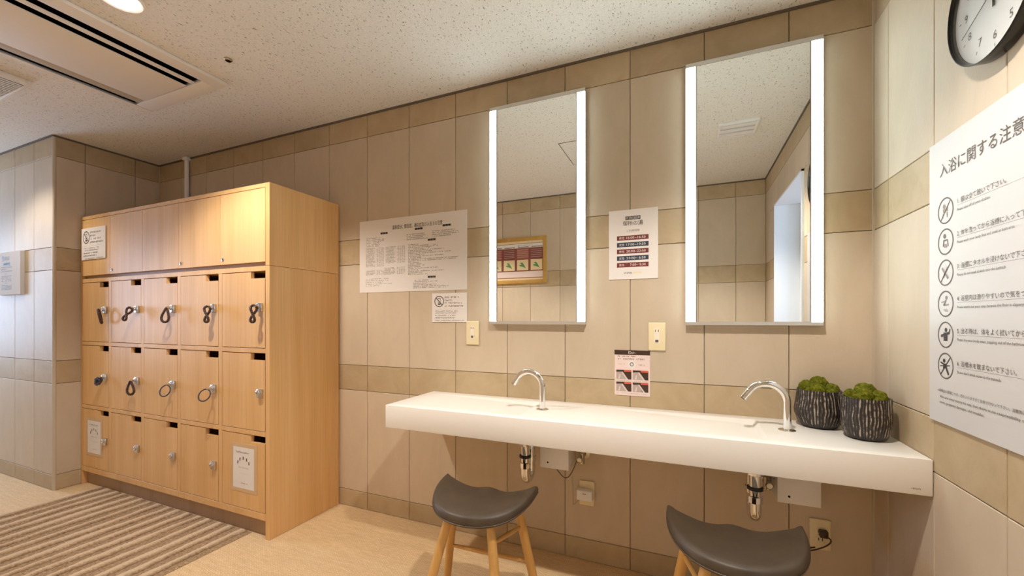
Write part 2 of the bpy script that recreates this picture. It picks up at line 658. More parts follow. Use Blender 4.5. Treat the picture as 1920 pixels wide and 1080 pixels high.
# ------------------------------------------------------------------ lamps
def downlight(x, y, label, power=1.0):
    t = thing('downlight', label, 'lamp', (x, y, H), group='recessed ceiling downlights')
    MB().lathe([(.058, 0), (.074, 0), (.074, -.004), (.066, -.007), (.058, -.004)], 40, caps=(False, False)).build('trim_ring', M_PLASTIC, t, smooth=True)
    MB().lathe([(.058, -.002), (.052, -.008), (.034, -.014), (.0, -.016)], 36, caps=(False, False)).build('lens', M_LAMP, t, smooth=True)
    L = bpy.data.lights.new('downlight_beam', 'SPOT')
    L.energy = SPOT_W * power
    L.color = WARM
    L.spot_size = R(124)
    L.spot_blend = 0.5
    L.shadow_soft_size = 0.035
    o = bpy.data.objects.new('downlight_beam', L)
    COL.objects.link(o)
    o.parent = t
    o.location = (0, 0, -.055)
    return t


downlight(-2.60, -1.045, 'round white recessed downlight lit above the striped mat')
downlight(-.665, -1.07, 'round recessed downlight above the stool nearest the corner sign')
downlight(-4.55, -1.07, 'round recessed downlight in front of the pale entry wall', .34)

# ------------------------------------------------------------------ locker
LY = -.457
LX0, LX1 = -4.451, -2.580
IX0, IX1 = -4.437, -2.610
DWI = .029
DW = (IX1 - IX0 - 4 * DWI) / 5
lk = thing('locker_cabinet', 'light wood locker cabinet with fifteen notched doors and five upper doors', 'locker', ((LX0 + LX1) / 2, -.23, 0))
LO = Vector(lk.location)


def lpart(mb, name, m_, parent=None, **k):
    """build with vertices given in world space, origin moved under the locker"""
    mb.v = [(a - LO.x, b - LO.y, c - LO.z) for a, b, c in mb.v]
    return mb.build(name, m_, parent or lk, **k)


lpart(box(LX0, IX0, LY, -.004, 0, 1.822), 'side_panel', M_WOOD, bev=.001, seg=1)
lpart(box(IX1, LX1, LY, -.004, 0, 1.398), 'side_panel', M_WOOD, bev=.001, seg=1)
lpart(box(IX1, LX1, LY, -.004, 1.3995, 1.822), 'side_panel', M_WOOD, bev=.001, seg=1)
lpart(box(IX0, IX1, LY, -.004, 1.800, 1.822), 'top_panel', M_WOOD, bev=.001, seg=1)
lpart(box(IX0, IX1, -.012, -.004, .09, 1.80), 'back_panel', M_WOOD)
ZR = [(.128, .522), (.546, .950), (.974, 1.373)]           # door openings, bottom to top
for z0, z1 in ((.093, .128), (.522, .546), (.950, .974), (1.373, 1.398)):
    lpart(box(IX0, IX1, LY, -.014, z0, z1), 'shelf', M_WOOD, bev=.001, seg=1)
for i in range(4):
    x = IX0 + (i + 1) * DW + i * DWI
    for z0, z1 in ZR:
        lpart(box(x, x + DWI, LY, -.014, z0, z1), 'divider', M_WOOD)
lpart(box(IX0, IX1, -.428, -.410, 0, .093), 'plinth', M_PLINTH)
lpart(box(IX0, IX1, LY + .022, LY + .040, 1.398, 1.420), 'finger_rail', M_PLINTH)

NW, NH = .107, .034
G = .0034
dm = None
doors = {}
for r, (z0, z1) in enumerate(ZR):
    for c in range(5):
        x0 = IX0 + c * (DW + DWI) + G
        x1 = x0 + DW - 2 * G
        a, b = z0 + G, z1 - G
        poly = [(x0, a), (x1, a), (x1, b - NH), (x1 - NW, b - NH), (x1 - NW, b), (x0, b)]
        d = lpart(MB().prism(poly, LY, LY + .019), 'door', M_WOOD)
        doors[(r, c)] = d
        if (r, c) == (0, 4):
            continue
        lx = x1 - .030
        lz = (z0 + z1) / 2 + (.0 if r == 0 else -.004 if r == 1 else .012)
        m = box(lx - .018, lx + .018, LY - .014, LY, lz - .023, lz + .023)
        lo = lpart(m, 'lock', M_STEEL, d, bev=.004)
        m = MB().lathe([(.0125, LY - .014), (.0125, LY - .020), (.010, LY - .0215)], 18, (lx - .003, 0, lz + .004), 'y')
        lpart(m, 'lock_cylinder', M_CHROME, d, smooth=True)
        m = box(lx - .006, lx + .0, LY - .0222, LY - .0212, lz + .003, lz + .005)
        lpart(m, 'keyhole', M_DARK, d)
UX = [IX0, -4.081, -3.710, -3.343, -2.967, IX1]
for c in range(5):
    d = lpart(box(UX[c] + .0012, UX[c + 1] - .0012, LY, LY + .019, 1.420, 1.797), 'upper_door', M_WOOD)
    if c in (1, 3, 4):
        m = MB().lathe([(.010, LY), (.010, LY - .003), (.007, LY - .004)], 16, (UX[c] + .022, 0, 1.447), 'y')
        lpart(m, 'keyhole', M_STEEL, d, smooth=True)
        m = box(UX[c] + .0205, UX[c] + .0235, LY - .0046, LY - .0038, 1.443, 1.451)
        lpart(m, 'key_slot', M_DARK, d)


def lock_pos(r, c):
    z0, z1 = ZR[r]
    return IX0 + c * (DW + DWI) + DW - G - .030, (z0 + z1) / 2 + (.0 if r == 0 else -.004 if r == 1 else .012)


def coil(path, r=.0042, turns=26):
    """bumpy coiled cord along a closed loop of points (x, z)"""
    m = MB()
    n = len(path)
    m.tube(path, [r * (1 + .22 * math.sin(2 * math.pi * turns * i / n)) for i in range(n)], 7, closed=True)
    return m


def loop(kind, n=104):
    pts = []
    for i in range(n):
        t = 2 * math.pi * i / n
        if kind == 'drop':
            x, z = .020 * math.sin(t) * (1 - .55 * math.cos(t)), -.040 + .040 * math.cos(t)
            y = -.004 * math.sin(t)
        elif kind == 'eight':
            x, z = .0125 * math.sin(2 * t), -.036 + .042 * math.cos(t)
            y = .006 * math.sin(t)
        elif kind == 'narrow':
            x, z = .010 * math.sin(t), -.044 + .044 * math.cos(t)
            y = -.018 * math.sin(t)
        elif kind == 'ring':
            x, z = .027 * math.sin(t), -.030 + .030 * math.cos(t)
            y = -.012 + .012 * math.cos(t)
        else:
            q = 3 * t
            rr = .016 + .006 * math.sin(5 * t)
            x, z = rr * math.sin(q) * .8, -.018 + rr * 1.2 * math.cos(q)
            y = .007 * math.sin(2 * t)
        pts.append((x, y, z))
    return pts


BANDS = [
    (2, 0, 'narrow', M_BANDS, -12, 'brown key wristband hanging in a thin loop, first door of the upper row'),
    (2, 1, 'eight', M_BANDS, 28, 'brown key wristband twisted in a slanted figure eight, second door of the upper row'),
    (2, 2, 'drop', M_BANDS, 8, 'brown key wristband hanging as an open teardrop, middle door of the upper row'),
    (2, 3, 'eight', M_BANDS, 4, 'brown key wristband twisted double, fourth door of the upper row'),
    (2, 4, 'eight', M_BANDS, 6, 'brown key wristband twisted double, upper-row door at the cabinet end panel'),
    (1, 0, 'bundle', M_BANDB, 0, 'dark key wristband wound in a small bundle, first door of the second row'),
    (1, 1, 'drop', M_BANDS, 0, 'brown key wristband in a thick loop, second door of the second row'),
    (1, 2, 'ring', M_BANDB, 0, 'thin dark blue key wristband ring, middle door of the second row'),
    (1, 3, 'ring', M_BANDB, 14, 'thin dark blue key wristband ring, fourth door of the second row'),
]
for r, c, kind, mm, rot, lab in BANDS:
    x, z = lock_pos(r, c)
    t = thing('key_wristband', lab, 'key', (x + .006, LY - .0335, z + .006), (0, R(rot), R(28)), 'locker keys on wristbands')
    m = MB().lathe([(.0025, .006), (.0085, .005), (.0095, -.004), (.007, -.010)], 14, (0, 0, 0), 'y')
    m.build('key_head', M_CHROME, t, smooth=True)
    th_ = .0034 if kind == 'ring' else .0064 if kind != 'bundle' else .0050
    coil([(px - .003, py - .007, pz - .004) for px, py, pz in loop(kind)], th_, 30).build('band', mm, t, smooth=True, angle=80)


# ------------------------------------------------------------------ lettering and signs
def text_geo(body, size, align='LEFT', maxw=None, spacing=1.0):
    cu = bpy.data.curves.new('t', 'FONT')
    cu.body = body
    cu.size = size
    cu.align_x = align
    cu.space_character = spacing
    cu.resolution_u = 2
    o = bpy.data.objects.new('t', cu)
    COL.objects.link(o)
    bpy.context.view_layer.update()
    me = bpy.data.meshes.new_from_object(o.evaluated_get(bpy.context.evaluated_depsgraph_get()))
    vs = [tuple(v.co) for v in me.vertices]
    fs = [tuple(p.vertices) for p in me.polygons]
    bpy.data.objects.remove(o)
    bpy.data.curves.remove(cu)
    bpy.data.meshes.remove(me)
    if maxw and vs:
        x0, x1 = min(v[0] for v in vs), max(v[0] for v in vs)
        if x1 - x0 > 1e-6:
            k = maxw / (x1 - x0)
            vs = [(v[0] * k, v[1], v[2]) for v in vs]
    return vs, fs


class Sign:
    """a board with print on it; u to the reader's right, v down from the top edge"""

    def __init__(s, name, label, cat, w, h, loc, rz, m_=None, t=.003, group=None, bev=.0006):
        s.w, s.h, s.t = w, h, t
        s.root = box(0, w, -h, 0, 0, t).build(name, m_ or M_BOARD, None, loc, (R(90), 0, rz), bev=bev, seg=1)
        tag(s.root, label, cat, group)
        s.layers = {}
        s.piece = 0

    def L(s, name, m_):
        return s.layers.setdefault((name, m_.name, s.piece if name in ('pictogram', 'photo') else 0), (MB(), m_))[0]

    def poly(s, pts, m_, name='print', z=1):
        n = len(pts)
        zz = s.t + .0003 * z
        s.L(name, m_).add([(u, -v, zz) for u, v in pts], [tuple(range(n))])

    def rect(s, u0, v0, u1, v1, m_, name='print', z=1):
        s.poly([(u0, v1), (u1, v1), (u1, v0), (u0, v0)], m_, name, z)

    def text(s, body, u, v, size, m_=None, align='LEFT', maxw=None, name='lettering', z=3):
        vs, fs = text_geo(body, size, align, maxw)
        s.layers[(name, 'line', len(s.layers) + 100)] = (MB().add([(u + x, -v + y, s.t + .0003 * z) for x, y, _ in vs], fs), m_ or M_INK)

    def ring(s, u, v, r, th, m_, name='pictogram', n=40, z=2):
        vs, fs = [], []
        for k in range(n):
            q = 2 * math.pi * k / n
            for rr in (r - th, r):
                vs.append((u + rr * math.cos(q), -v + rr * math.sin(q), s.t + .0003 * z))
        for k in range(n):
            j = (k + 1) % n
            fs.append((2 * k, 2 * k + 1, 2 * j + 1, 2 * j))
        s.L(name, m_).add(vs, fs)

    def disc(s, u, v, r, m_, name='pictogram', n=24, z=2):
        s.poly([(u + r * math.cos(-2 * math.pi * k / n), v + r * math.sin(-2 * math.pi * k / n)) for k in range(n)], m_, name, z)

    def line(s, u0, v0, u1, v1, th, m_, name='pictogram', z=2):
        d = Vector((u1 - u0, v1 - v0)).normalized() * th / 2
        s.poly([(u0 - d.y, v0 + d.x), (u1 - d.y, v1 + d.x), (u1 + d.y, v1 - d.x), (u0 + d.y, v0 - d.x)], m_, name, z)

    def micro(s, u0, u1, v, h, m_, dens=.8, name='small_print', seed=None):
        """a line of print too small to read: broken marks of character width"""
        u = u0
        while u < u1 - h * .4:
            wd = h * random.uniform(.55, .95)
            if random.random() < dens:
                k = random.random()
                hh = h * random.uniform(.7, 1)
                s.rect(u, v - hh, min(u + wd, u1), v - hh * .72, m_, name)
                if k < .7:
                    s.rect(u, v - hh * .42, min(u + wd * .9, u1), v - hh * .16, m_, name)
                s.rect(u + wd * .34, v - hh, u + wd * .6, v, m_, name)
            u += wd + h * .18

    def done(s):
        for (name, mn, k), (mb, m_) in s.layers.items():
            o = link(name, mb.mesh(name), m_, s.root)
            if 'print' in name or 'lettering' in name or 'pictogram' in name:
                o['kind'] = 'stuff'
        return s.root


RB, RR_, RO = 0, R(-90), R(180)

# bath rules on the wall with the clock
sg = Sign('bath_rules_sign', 'large white bathing rules sign with six round pictograms under the clock', 'sign', .545, .756, (0, -.382, 1.603), RR_, t=.006)
sg.text('入浴に関する注意事項', .052, .098, .0385, M_INK2, maxw=.374)
ITEMS = [('1. 服は全て脱いで下さい。', 'Please take off all your clothes.'),
         ('2. 体を洗ってから浴槽に入って下さい。', 'Please wash your body first and soak in bath area.'),
         ('3. 浴槽にタオルを浸けないで下さい。', 'Please do not soak towels into the bathtub.'),
         ('4. 浴室内は滑りやすいので気をつけて下さい。', 'Please watch out your step because the floor is slippery.'),
         ('5. 出る時は、体をよく拭いてから出て下さい。', 'Please dry your body when stepping out of the bathroom.'),
         ('6. 浴槽水を飲まないで下さい。', "Please don't drink water in the bathtub.")]
for i, (a, b) in enumerate(ITEMS):
    v = .188 + i * .0815
    sg.text(a, .128, v, .0152, M_INK2)
    sg.rect(.128, v + .0045, .500, v + .0053, M_GREY)
    sg.text(b, .128, v + .0195, .0098, M_INK2)
    cu, cv = .078, v + .006
    sg.piece = i
    sg.ring(cu, cv, .0345, .0034, M_INK2)
    if i == 0:  # upper four figures in greyer ink: washed-out glare put into their colour
        sg.disc(cu - .006, cv - .012, .006, M_GREY); sg.poly([(cu - .012, cv + .004), (cu, cv + .004), (cu, cv - .006), (cu - .012, cv - .006)], M_GREY, 'pictogram')
        sg.rect(cu + .004, cv - .010, cu + .011, cv + .003, M_GREY, 'pictogram')
        sg.line(cu - .010, cv + .006, cu - .012, cv + .018, .004, M_GREY); sg.line(cu + .006, cv + .005, cu + .008, cv + .018, .004, M_GREY)
        sg.line(cu + .022, cv - .024, cu - .022, cv + .024, .003, M_INK2)
    elif i == 1:
        sg.disc(cu - .004, cv - .015, .006, M_INK2); sg.line(cu - .010, cv - .003, cu + .010, cv - .004, .004, M_INK2)
        sg.line(cu - .008, cv - .002, cu - .010, cv + .012, .004, M_INK2); sg.line(cu + .009, cv - .002, cu + .012, cv + .014, .003, M_INK2)
        sg.rect(cu - .006, cv + .006, cu + .006, cv + .016, M_GREY, 'pictogram')
    elif i == 2:
        sg.line(cu - .016, cv - .014, cu + .012, cv + .016, .007, M_GREY); sg.line(cu + .010, cv - .014, cu - .010, cv + .012, .006, M_GREY)
        sg.line(cu + .022, cv - .024, cu - .022, cv + .024, .003, M_INK2)
    elif i == 3:
        sg.disc(cu + .004, cv - .016, .005, M_GREY); sg.line(cu + .002, cv - .010, cu - .008, cv + .004, .005, M_GREY)
        sg.line(cu - .008, cv + .004, cu + .014, cv + .002, .004, M_GREY); sg.line(cu - .002, cv - .006, cu - .018, cv - .004, .003, M_GREY)
        for q in range(3):
            sg.rect(cu - .010 + q * .004, cv + .014 + q * .003, cu + .008 + q * .002, cv + .0155 + q * .003, M_GREY, 'pictogram')
    elif i == 4:
        sg.disc(cu + .002, cv - .013, .0055, M_INK); sg.rect(cu - .009, cv - .006, cu + .009, cv + .016, M_INK, 'pictogram')
        sg.line(cu - .020, cv + .004, cu + .018, cv - .006, .007, M_INK); sg.line(cu + .016, cv - .006, cu + .020, cv - .016, .004, M_INK)
    else:
        sg.disc(cu - .006, cv - .013, .0055, M_INK); sg.poly([(cu - .012, cv + .008), (cu + .006, cv + .006), (cu + .006, cv - .006), (cu - .010, cv - .006)], M_INK, 'pictogram')
        sg.line(cu + .002, cv + .004, cu + .014, cv + .022, .007, M_INK); sg.line(cu - .024, cv + .002, cu + .020, cv - .002, .0025, M_INK)
        sg.line(cu - .008, cv - .004, cu - .022, cv - .008, .004, M_INK); sg.line(cu + .022, cv - .024, cu - .022, cv + .024, .003, M_INK)
sg.text('※貴重品の管理につき、恐れ入りますがご自身で行なって下さい。盗難等につきましては一切の責任を負いません。', .044, .672, .0088, M_INK2, maxw=.47)
sg.text('We are very sorry to say, but there is no responsibility of ours for your lost', .052, .688, .0100, M_INK2, maxw=.40)
sg.text('items, property damages, and troubles.', .052, .703, .0100, M_INK2, maxw=.178)
sg.done()

# analysis poster
sg = Sign('spring_analysis_poster', 'wide white hot spring analysis poster with tables above the phone notice', 'poster', .726, .422, (-2.418, -.0006, 1.7025), RB, M_PAPER, t=.002)
sg.text('温泉成分、禁忌症、適応症及び入浴上の注意', .363 + .045, .064, .026, M_INK, 'CENTER', maxw=.335)
def bar_heading(u, v, n, wd=.052):
    for k in range(n):
        sg.rect(u + k * wd / n + .001, v, u + (k + 1) * wd / n, v + .011, M_INK)
bar_heading(.155, .076, 3); bar_heading(.395, .070, 3); bar_heading(.575, .066, 3); bar_heading(.480, .137, 3); bar_heading(.480, .340, 3)
for k in range(6):
    sg.micro(.050, .082, .108 + k * .0092, .005, M_GREY, .8)
    sg.micro(.092, .092 + random.uniform(.045, .105), .108 + k * .0092, .005, M_INK2, .8)
for tu0, tu1, tv0, tv1 in ((.046, .180, .160, .272), (.192, .330, .160, .262), (.046, .180, .292, .325), (.180, .330, .280, .325)):
    rows = int((tv1 - tv0) / .0070)
    for k in range(rows):
        vv = tv0 + k * .0070 + .0055
        sg.micro(tu0 + .002, tu0 + (tu1 - tu0) * random.uniform(.4, .55), vv, .0042, M_GREY, .85)
        for q in (.62, .72, .82, .92):
            sg.micro(tu0 + (tu1 - tu0) * q, tu0 + (tu1 - tu0) * (q + .07), vv, .0042, M_GREY, .9)
        sg.rect(tu0, vv + .0012, tu1, vv + .0016, M_GREY2)
for k in range(5):
    sg.micro(.046, .046 + random.uniform(.08, .20), .345 + k * .010, .0045, M_GREY, .75)
for k in range(4):
    sg.micro(.340, .340 + random.uniform(.10, .165), .106 + k * .0095, .0055, M_INK2, .85)
    sg.micro(.510, .510 + random.uniform(.13, .180), .100 + k * .0095, .0055, M_INK2, .85)
for k in range(21):
    sg.micro(.350, .350 + random.uniform(.06, .33), .164 + k * .0083, .0052, M_INK2, .82)
for k in range(6):
    sg.micro(.385, .385 + random.uniform(.07, .24), .364 + k * .0085, .0052, M_INK2, .8)
sg.done()


def phone_notice(label, w, h, loc, rz, t):
    sg = Sign('phone_notice', label, 'sign', w, h, loc, rz, M_PAPER, t=t)
    k = w / .216
    def U(x): return x * k
    cu, cv, r = U(.046), U(.044), U(.030)
    sg.ring(cu, cv, r, U(.0042), M_INK)
    sg.rect(cu - U(.008), cv - U(.018), cu + U(.008), cv + U(.019), M_INK2, 'pictogram')
    sg.rect(cu - U(.006), cv - U(.014), cu + U(.006), cv + U(.004), M_PAPER, 'pictogram_screen', 3)
    sg.rect(cu - U(.006), cv + U(.007), cu + U(.006), cv + U(.010), M_PAPER, 'pictogram_screen', 3)
    sg.line(cu - r * .68, cv - r * .68, cu + r * .68, cv + r * .68, U(.0042), M_INK, z=4)
    for (u1, v, d) in ((.175, .027, .85), (.130, .043, .95), (.198, .058, .75), (.198, .074, .95)):
        sg.micro(U(.080), U(u1), U(v), U(.0085), M_INK2 if d > .8 else M_GREY, d)
    sg.rect(U(.014), U(.0855), U(.204), U(.0862), M_GREY2)
    for (u0, u1, v, mm) in ((.020, .160, .100, M_GREY), (.020, .155, .110, M_GREY), (.020, .150, .123, M_INK2), (.020, .142, .136, M_INK2), (.020, .200, .150, M_GREY)):
        sg.micro(U(u0), U(u1), U(v), U(.0065), mm, .85)
    return sg.done()


phone_notice('small white no-phone notice hung below the wide analysis poster', .216, .156, (-1.908, -.0006, 1.265), RB, .004)
phone_notice('white no-phone notice board on the first upper locker door', .303, .212, (-4.425, LY - .0006, 1.738), RB, .006)

# opening hours
sg = Sign('bathing_hours_sign', 'white bathing hours sign with red and blue time bars between the mirrors', 'sign', .211, .311, (-.956, -.0006, 1.6145), RB, M_PAPER, t=.003)
for k, ch in enumerate('天然温泉'):
    sg.rect(.073 + k * .0165, .030, .073 + k * .0165 + .0152, .046, M_INK)
    sg.text(ch, .073 + k * .0165 + .0076, .0425, .0118, M_PAPER, 'CENTER', name='reversed_lettering', z=4)
sg.text('御所の湯', .1055, .070, .0228, M_INK, 'CENTER', maxw=.086)
sg.text('ご利用時間', .1055, .099, .0110, M_GREY, 'CENTER', maxw=.055)
HOURS = [('男性', '15:00~16:50'), ('女性', '17:00~19:50'), ('男性', '20:00~22:50'), ('女性', '23:00~ 6:50'), ('男性', '7:00~ 9:30')]
for k, (a, b) in enumerate(HOURS):
    v = .116 + k * .0302
    sg.rect(.036, v, .172, v + .0205, M_RED if k % 2 == 0 else M_NAVY, 'time_bar')
    sg.text(a, .057, v + .0150, .0120, M_PAPER, 'CENTER', name='reversed_lettering', z=4)
    sg.text(b, .160, v + .0152, .0145, M_PAPER, 'RIGHT', maxw=.082 if len(b) > 10 else .066, name='reversed_lettering', z=4)
sg.text('SUPER', .066, .288, .0125, M_INK2, maxw=.036)
sg.text('HOTEL', .108, .286, .0110, M_YEL, maxw=.034)
sg.done()

# product card
sg = Sign('amenity_card', 'pale pink amenity card with four small photos behind the basin counter', 'card', .153, .203, (-.931, -.0006, .986), RB, M_PINK, t=.002)
sg.rect(0, 0, .153, .021, M_CHOC)
sg.ring(.068, .0105, .0055, .0014, M_PAPER, 'reversed_print', 16, 4)
sg.line(.062, .005, .0615, .016, .0012, M_PAPER, 'reversed_print', 4); sg.ring(.078, .0125, .0035, .0012, M_PAPER, 'reversed_print', 12, 4)
sg.line(.085, .006, .0835, .015, .0012, M_PAPER, 'reversed_print', 4); sg.line(.0875, .009, .0905, .015, .0012, M_PAPER, 'reversed_print', 4)
sg.micro(.013, .092, .031, .006, M_INK2, .9)
sg.micro(.014, .138, .043, .008, M_GREY, .8)
sg.disc(.0755, .064, .017, M_PAPER, 'badge')
sg.ring(.0755, .063, .009, .004, M_GREY)
sg.micro(.018, .046, .066, .006, M_GREY2, .8); sg.micro(.104, .133, .068, .006, M_GREY, .8)
for i, (u, v) in enumerate(((.008, .089), (.080, .089), (.008, .143), (.080, .143))):
    sg.piece = i
    sg.rect(u, v, u + .066, v + .042, M_CHOC, 'photo', 1)
    sg.poly([(u, v + .042), (u + .052 - i * .004, v + .042), (u + .026, v + .008), (u, v + .010)], M_SKIN, 'photo', 2)
    sg.poly([(u + .044, v + .042), (u + .052, v + .042), (u + .028, v + .008), (u + .023, v + .010)], M_SKIN2, 'photo', 3)
    sg.poly([(u + .008, v + .040), (u + .016, v + .040), (u + .018, v + .020), (u + .014, v + .020)], M_SKIN2, 'photo', 3)
    sg.rect(u, v, u + .034, v + .007, M_CHOC, 'photo', 4)
    sg.rect(u + .034, v, u + .066, v + .008, M_CORAL, 'photo', 4)
sg.micro(.010, .146, .140, .004, M_GREY2, .8); sg.micro(.010, .146, .196, .005, M_GREY2, .8)
sg.done()

# notice on the entry wall
sg = Sign('entry_notice', 'white notice with dark heading bar on the pale entry wall', 'sign', .355, .302, (-5.212, YP - .0006, 1.600), RB, mat('matte_notice_board', (.60, .575, .565), 1.0, spec=0.0), t=.022)
sg.rect(.075, .026, .098, .062, M_INK, 'badge'); sg.text('御所の湯', .110, .056, .032, M_INK2, maxw=.078)
sg.rect(.086, .074, .200, .094, M_INK)
sg.micro(.098, .188, .088, .009, M_PAPER, .9, 'reversed_print')
for k, (a, b) in enumerate(((.055, .235), (.055, .150), (.050, .240))):
    sg.micro(a, b, .112 + k * .0145, .010, M_INK2, .9)
sg.micro(.115, .160, .158, .007, M_GREY, .9)
for k in range(4):
    sg.micro(.060, .060 + random.uniform(.14, .17), .174 + k * .0115, .008, M_INK2, .9)
sg.micro(.118, .160, .224, .007, M_GREY, .9)
for k in range(4):
    sg.micro(.062, .225, .240 + k * .0092, .0075, M_INK2, .95)
sg.done()

# laminated sheets on two lower doors
def sheet(label, x, z):
    t = Sign('laminated_notice', label, 'notice', .205, .255, (x - .018, LY - .0004, z + .020), RB, M_FILM, t=.001, group='laminated sheets on the locker doors')
    t.rect(.018, .020, .182, .236, M_PAPER, 'paper', 1)
    t.micro(.036, .145, .052, .009, M_INK2, .9)
    for a in (-62, -34, -2, 30, 60):
        q = R(a)
        u, v = .100 + .048 * math.sin(q), .122 - .046 * math.cos(q)
        t.line(u, v - .008, u + .003 * math.sin(q), v + .008, .0075, M_INK2, 'arched_lettering', 3)
    t.micro(.060, .138, .130, .0055, M_GREY, .95)
    t.micro(.060, .150, .160, .004, M_GREY2, .7)
    t.micro(.080, .130, .212, .0065, M_GREY, .9)
    return t.done()


sheet('laminated paper sheet on the bottom-row locker door beside the entry wall', -4.355, .445)
sheet('laminated paper sheet on the bottom-row locker door at the end panel', -2.857, .450)

# ------------------------------------------------------------------ clock
CK = thing('wall_clock', 'round white wall clock with deep black rim above the rules sign', 'clock', (-.0003, -.668, 1.84), (R(90), 0, RR_))
MB().lathe([(.138, 0), (.143, 0), (.145, .003), (.145, .029), (.144, .031), (.1425, .031), (.1415, .028), (.1405, .016)], 72, caps=(True, False)).build('case', M_BLACK, CK, smooth=True)
MB().lathe([(.1410, .012), (.1410, .0165)], 72, caps=(False, True)).build('dial', M_DIAL, CK, smooth=True)
for k in range(1, 13):
    q = math.pi / 2 - k * math.pi / 6
    vs, fs = text_geo(str(k), .026, 'CENTER')
    if vs:
        cy = (min(v[1] for v in vs) + max(v[1] for v in vs)) / 2
    MB().add([(x + .098 * math.cos(q), y - cy + .098 * math.sin(q), .0170) for x, y, _ in vs], fs).build('numeral', M_INK2, CK)
    m = MB()
    d = Vector((math.cos(q), math.sin(q), 0)); e = Vector((-d.y, d.x, 0)) * .0011
    m.add([d * .117 - e + Vector((0, 0, .0170)), d * .124 - e + Vector((0, 0, .0170)), d * .124 + e + Vector((0, 0, .0170)), d * .117 + e + Vector((0, 0, .0170))], [(0, 1, 2, 3)])
    m.build('hour_mark', M_INK2, CK)


def hand(name, tip, tail, w0, w1, z):
    d = Vector((tip[0], tip[1], 0)).normalized()
    e = Vector((-d.y, d.x, 0))
    a, b = -d * tail, Vector((tip[0], tip[1], 0))
    m = MB()
    vs = []
    for zz in (z, z + .0008):
        vs += [p + Vector((0, 0, zz)) for p in (a - e * w0, b - e * w1, b + e * w1, a + e * w0)]
    m.add(vs, [(3, 2, 1, 0), (4, 5, 6, 7), (0, 1, 5, 4), (1, 2, 6, 5), (2, 3, 7, 6), (3, 0, 4, 7)])
    return m.build(name, M_BLACK, CK)


hand('minute_hand', (.0, .100), .036, .0032, .0022, .0190)
hand('hour_hand', (-.050, .036), .02, .0040, .0030, .0178)
hand('second_hand', (-.1075, -.0435), .03, .0011, .0005, .0202)
MB().lathe([(.007, .0170), (.007, .0215)], 20, caps=(False, True)).build('hub', M_BLACK, CK, smooth=True)
MB().lathe([(.1412, .0255), (.1412, .0262)], 64).build('glass', M_GLASS, CK, smooth=True)

# ------------------------------------------------------------------ mirrors
ME = .030


def mirror(x0, x1, label):
    z0, z1 = 1.100, 2.190
    t = thing('lighted_mirror', label, 'mirror', ((x0 + x1) / 2, 0, z0), group='mirrors with lit side strips')
    c, b = (x0 + x1) / 2, .037
    hw = (x1 - x0) / 2
    hh = z1 - z0
    m = MB()
    box(-hw, hw, -ME + .004, -.0006, 0, hh).build('housing', M_ALU, t)
    box(-hw, hw, -ME - .0015, -ME + .004, hh - .017, hh).build('top_rail', M_ALU, t, bev=.0008, seg=1)
    box(-hw, hw, -ME - .0015, -ME + .004, 0, .014).build('bottom_rail', M_ALU, t, bev=.0008, seg=1)
    box(-hw + b + .006, hw - b - .006, -ME, -ME + .004, .0145, hh - .0175).build('mirror_glass', M_MIRROR, t)
    for s in (-1, 1):
        a0, a1 = sorted((s * (hw - .0015), s * (hw - b)))
        box(a0, a1, -ME - .0005, -ME + .004, .0145, hh - .0175).build('light_strip', M_BAR, t)
        a0, a1 = sorted((s * (hw - b - .0005), s * (hw - b - .0055)))
        box(a0, a1, -ME - .001, -ME + .004, .0145, hh - .0175).build('divider_rail', M_STEEL, t)
    return t


mirror(-1.547, -1.060, 'tall lit mirror reflecting the framed poster, beside the analysis poster')
mirror(-.634, -.159, 'tall lit mirror reflecting the doorway, next to the room corner')


# ------------------------------------------------------------------ outlets
def outlet(x0, x1, z0, z1, label, style):
    t = thing('wall_outlet', label, 'outlet', ((x0 + x1) / 2, 0, (z0 + z1) / 2), group='wall outlets')
    hw, hh = (x1 - x0) / 2, (z1 - z0) / 2
    box(-hw, hw, -.009, -.0006, -hh, hh).build('plate', M_IVORY, t, bev=.004, seg=3)
    if style == 'shaver':
        box(-.011, .011, -.0105, -.009, -.030, .037).build('insert', M_IVORY2, t, bev=.0006, seg=1)
        for s in (-1, 1):
            box(s * .006 - .0012, s * .006 + .0012, -.0110, -.0104, .020, .030).build('socket_slot', M_DARK, t)
        box(-.0065, .0065, -.0112, -.0104, -.025, -.014).build('switch_window', M_INK2, t)
    elif style == 'double':
        box(-.012, .012, -.0105, -.009, -.030, .030).build('insert', M_IVORY, t, bev=.0006, seg=1)
        for z in (.014, -.016):
            for s in (-1, 1):
                box(s * .006 - .0012, s * .006 + .0012, -.0110, -.0104, z - .005, z + .005).build('socket_slot', M_DARK, t)
    return t


outlet(-1.695, -1.620, .992, 1.115, 'ivory wall outlet beside the bottom of the poster-side mirror', 'shaver')
outlet(-.785, -.714, .988, 1.110, 'ivory wall outlet above the pink amenity card', 'shaver')
outlet(-1.092, -1.022, .260, .374, 'ivory low wall outlet holding a white adapter under the counter', 'double')
outlet(-.198, -.130, .249, .365, 'ivory low wall outlet with dark plug under the counter by the corner', 'double')

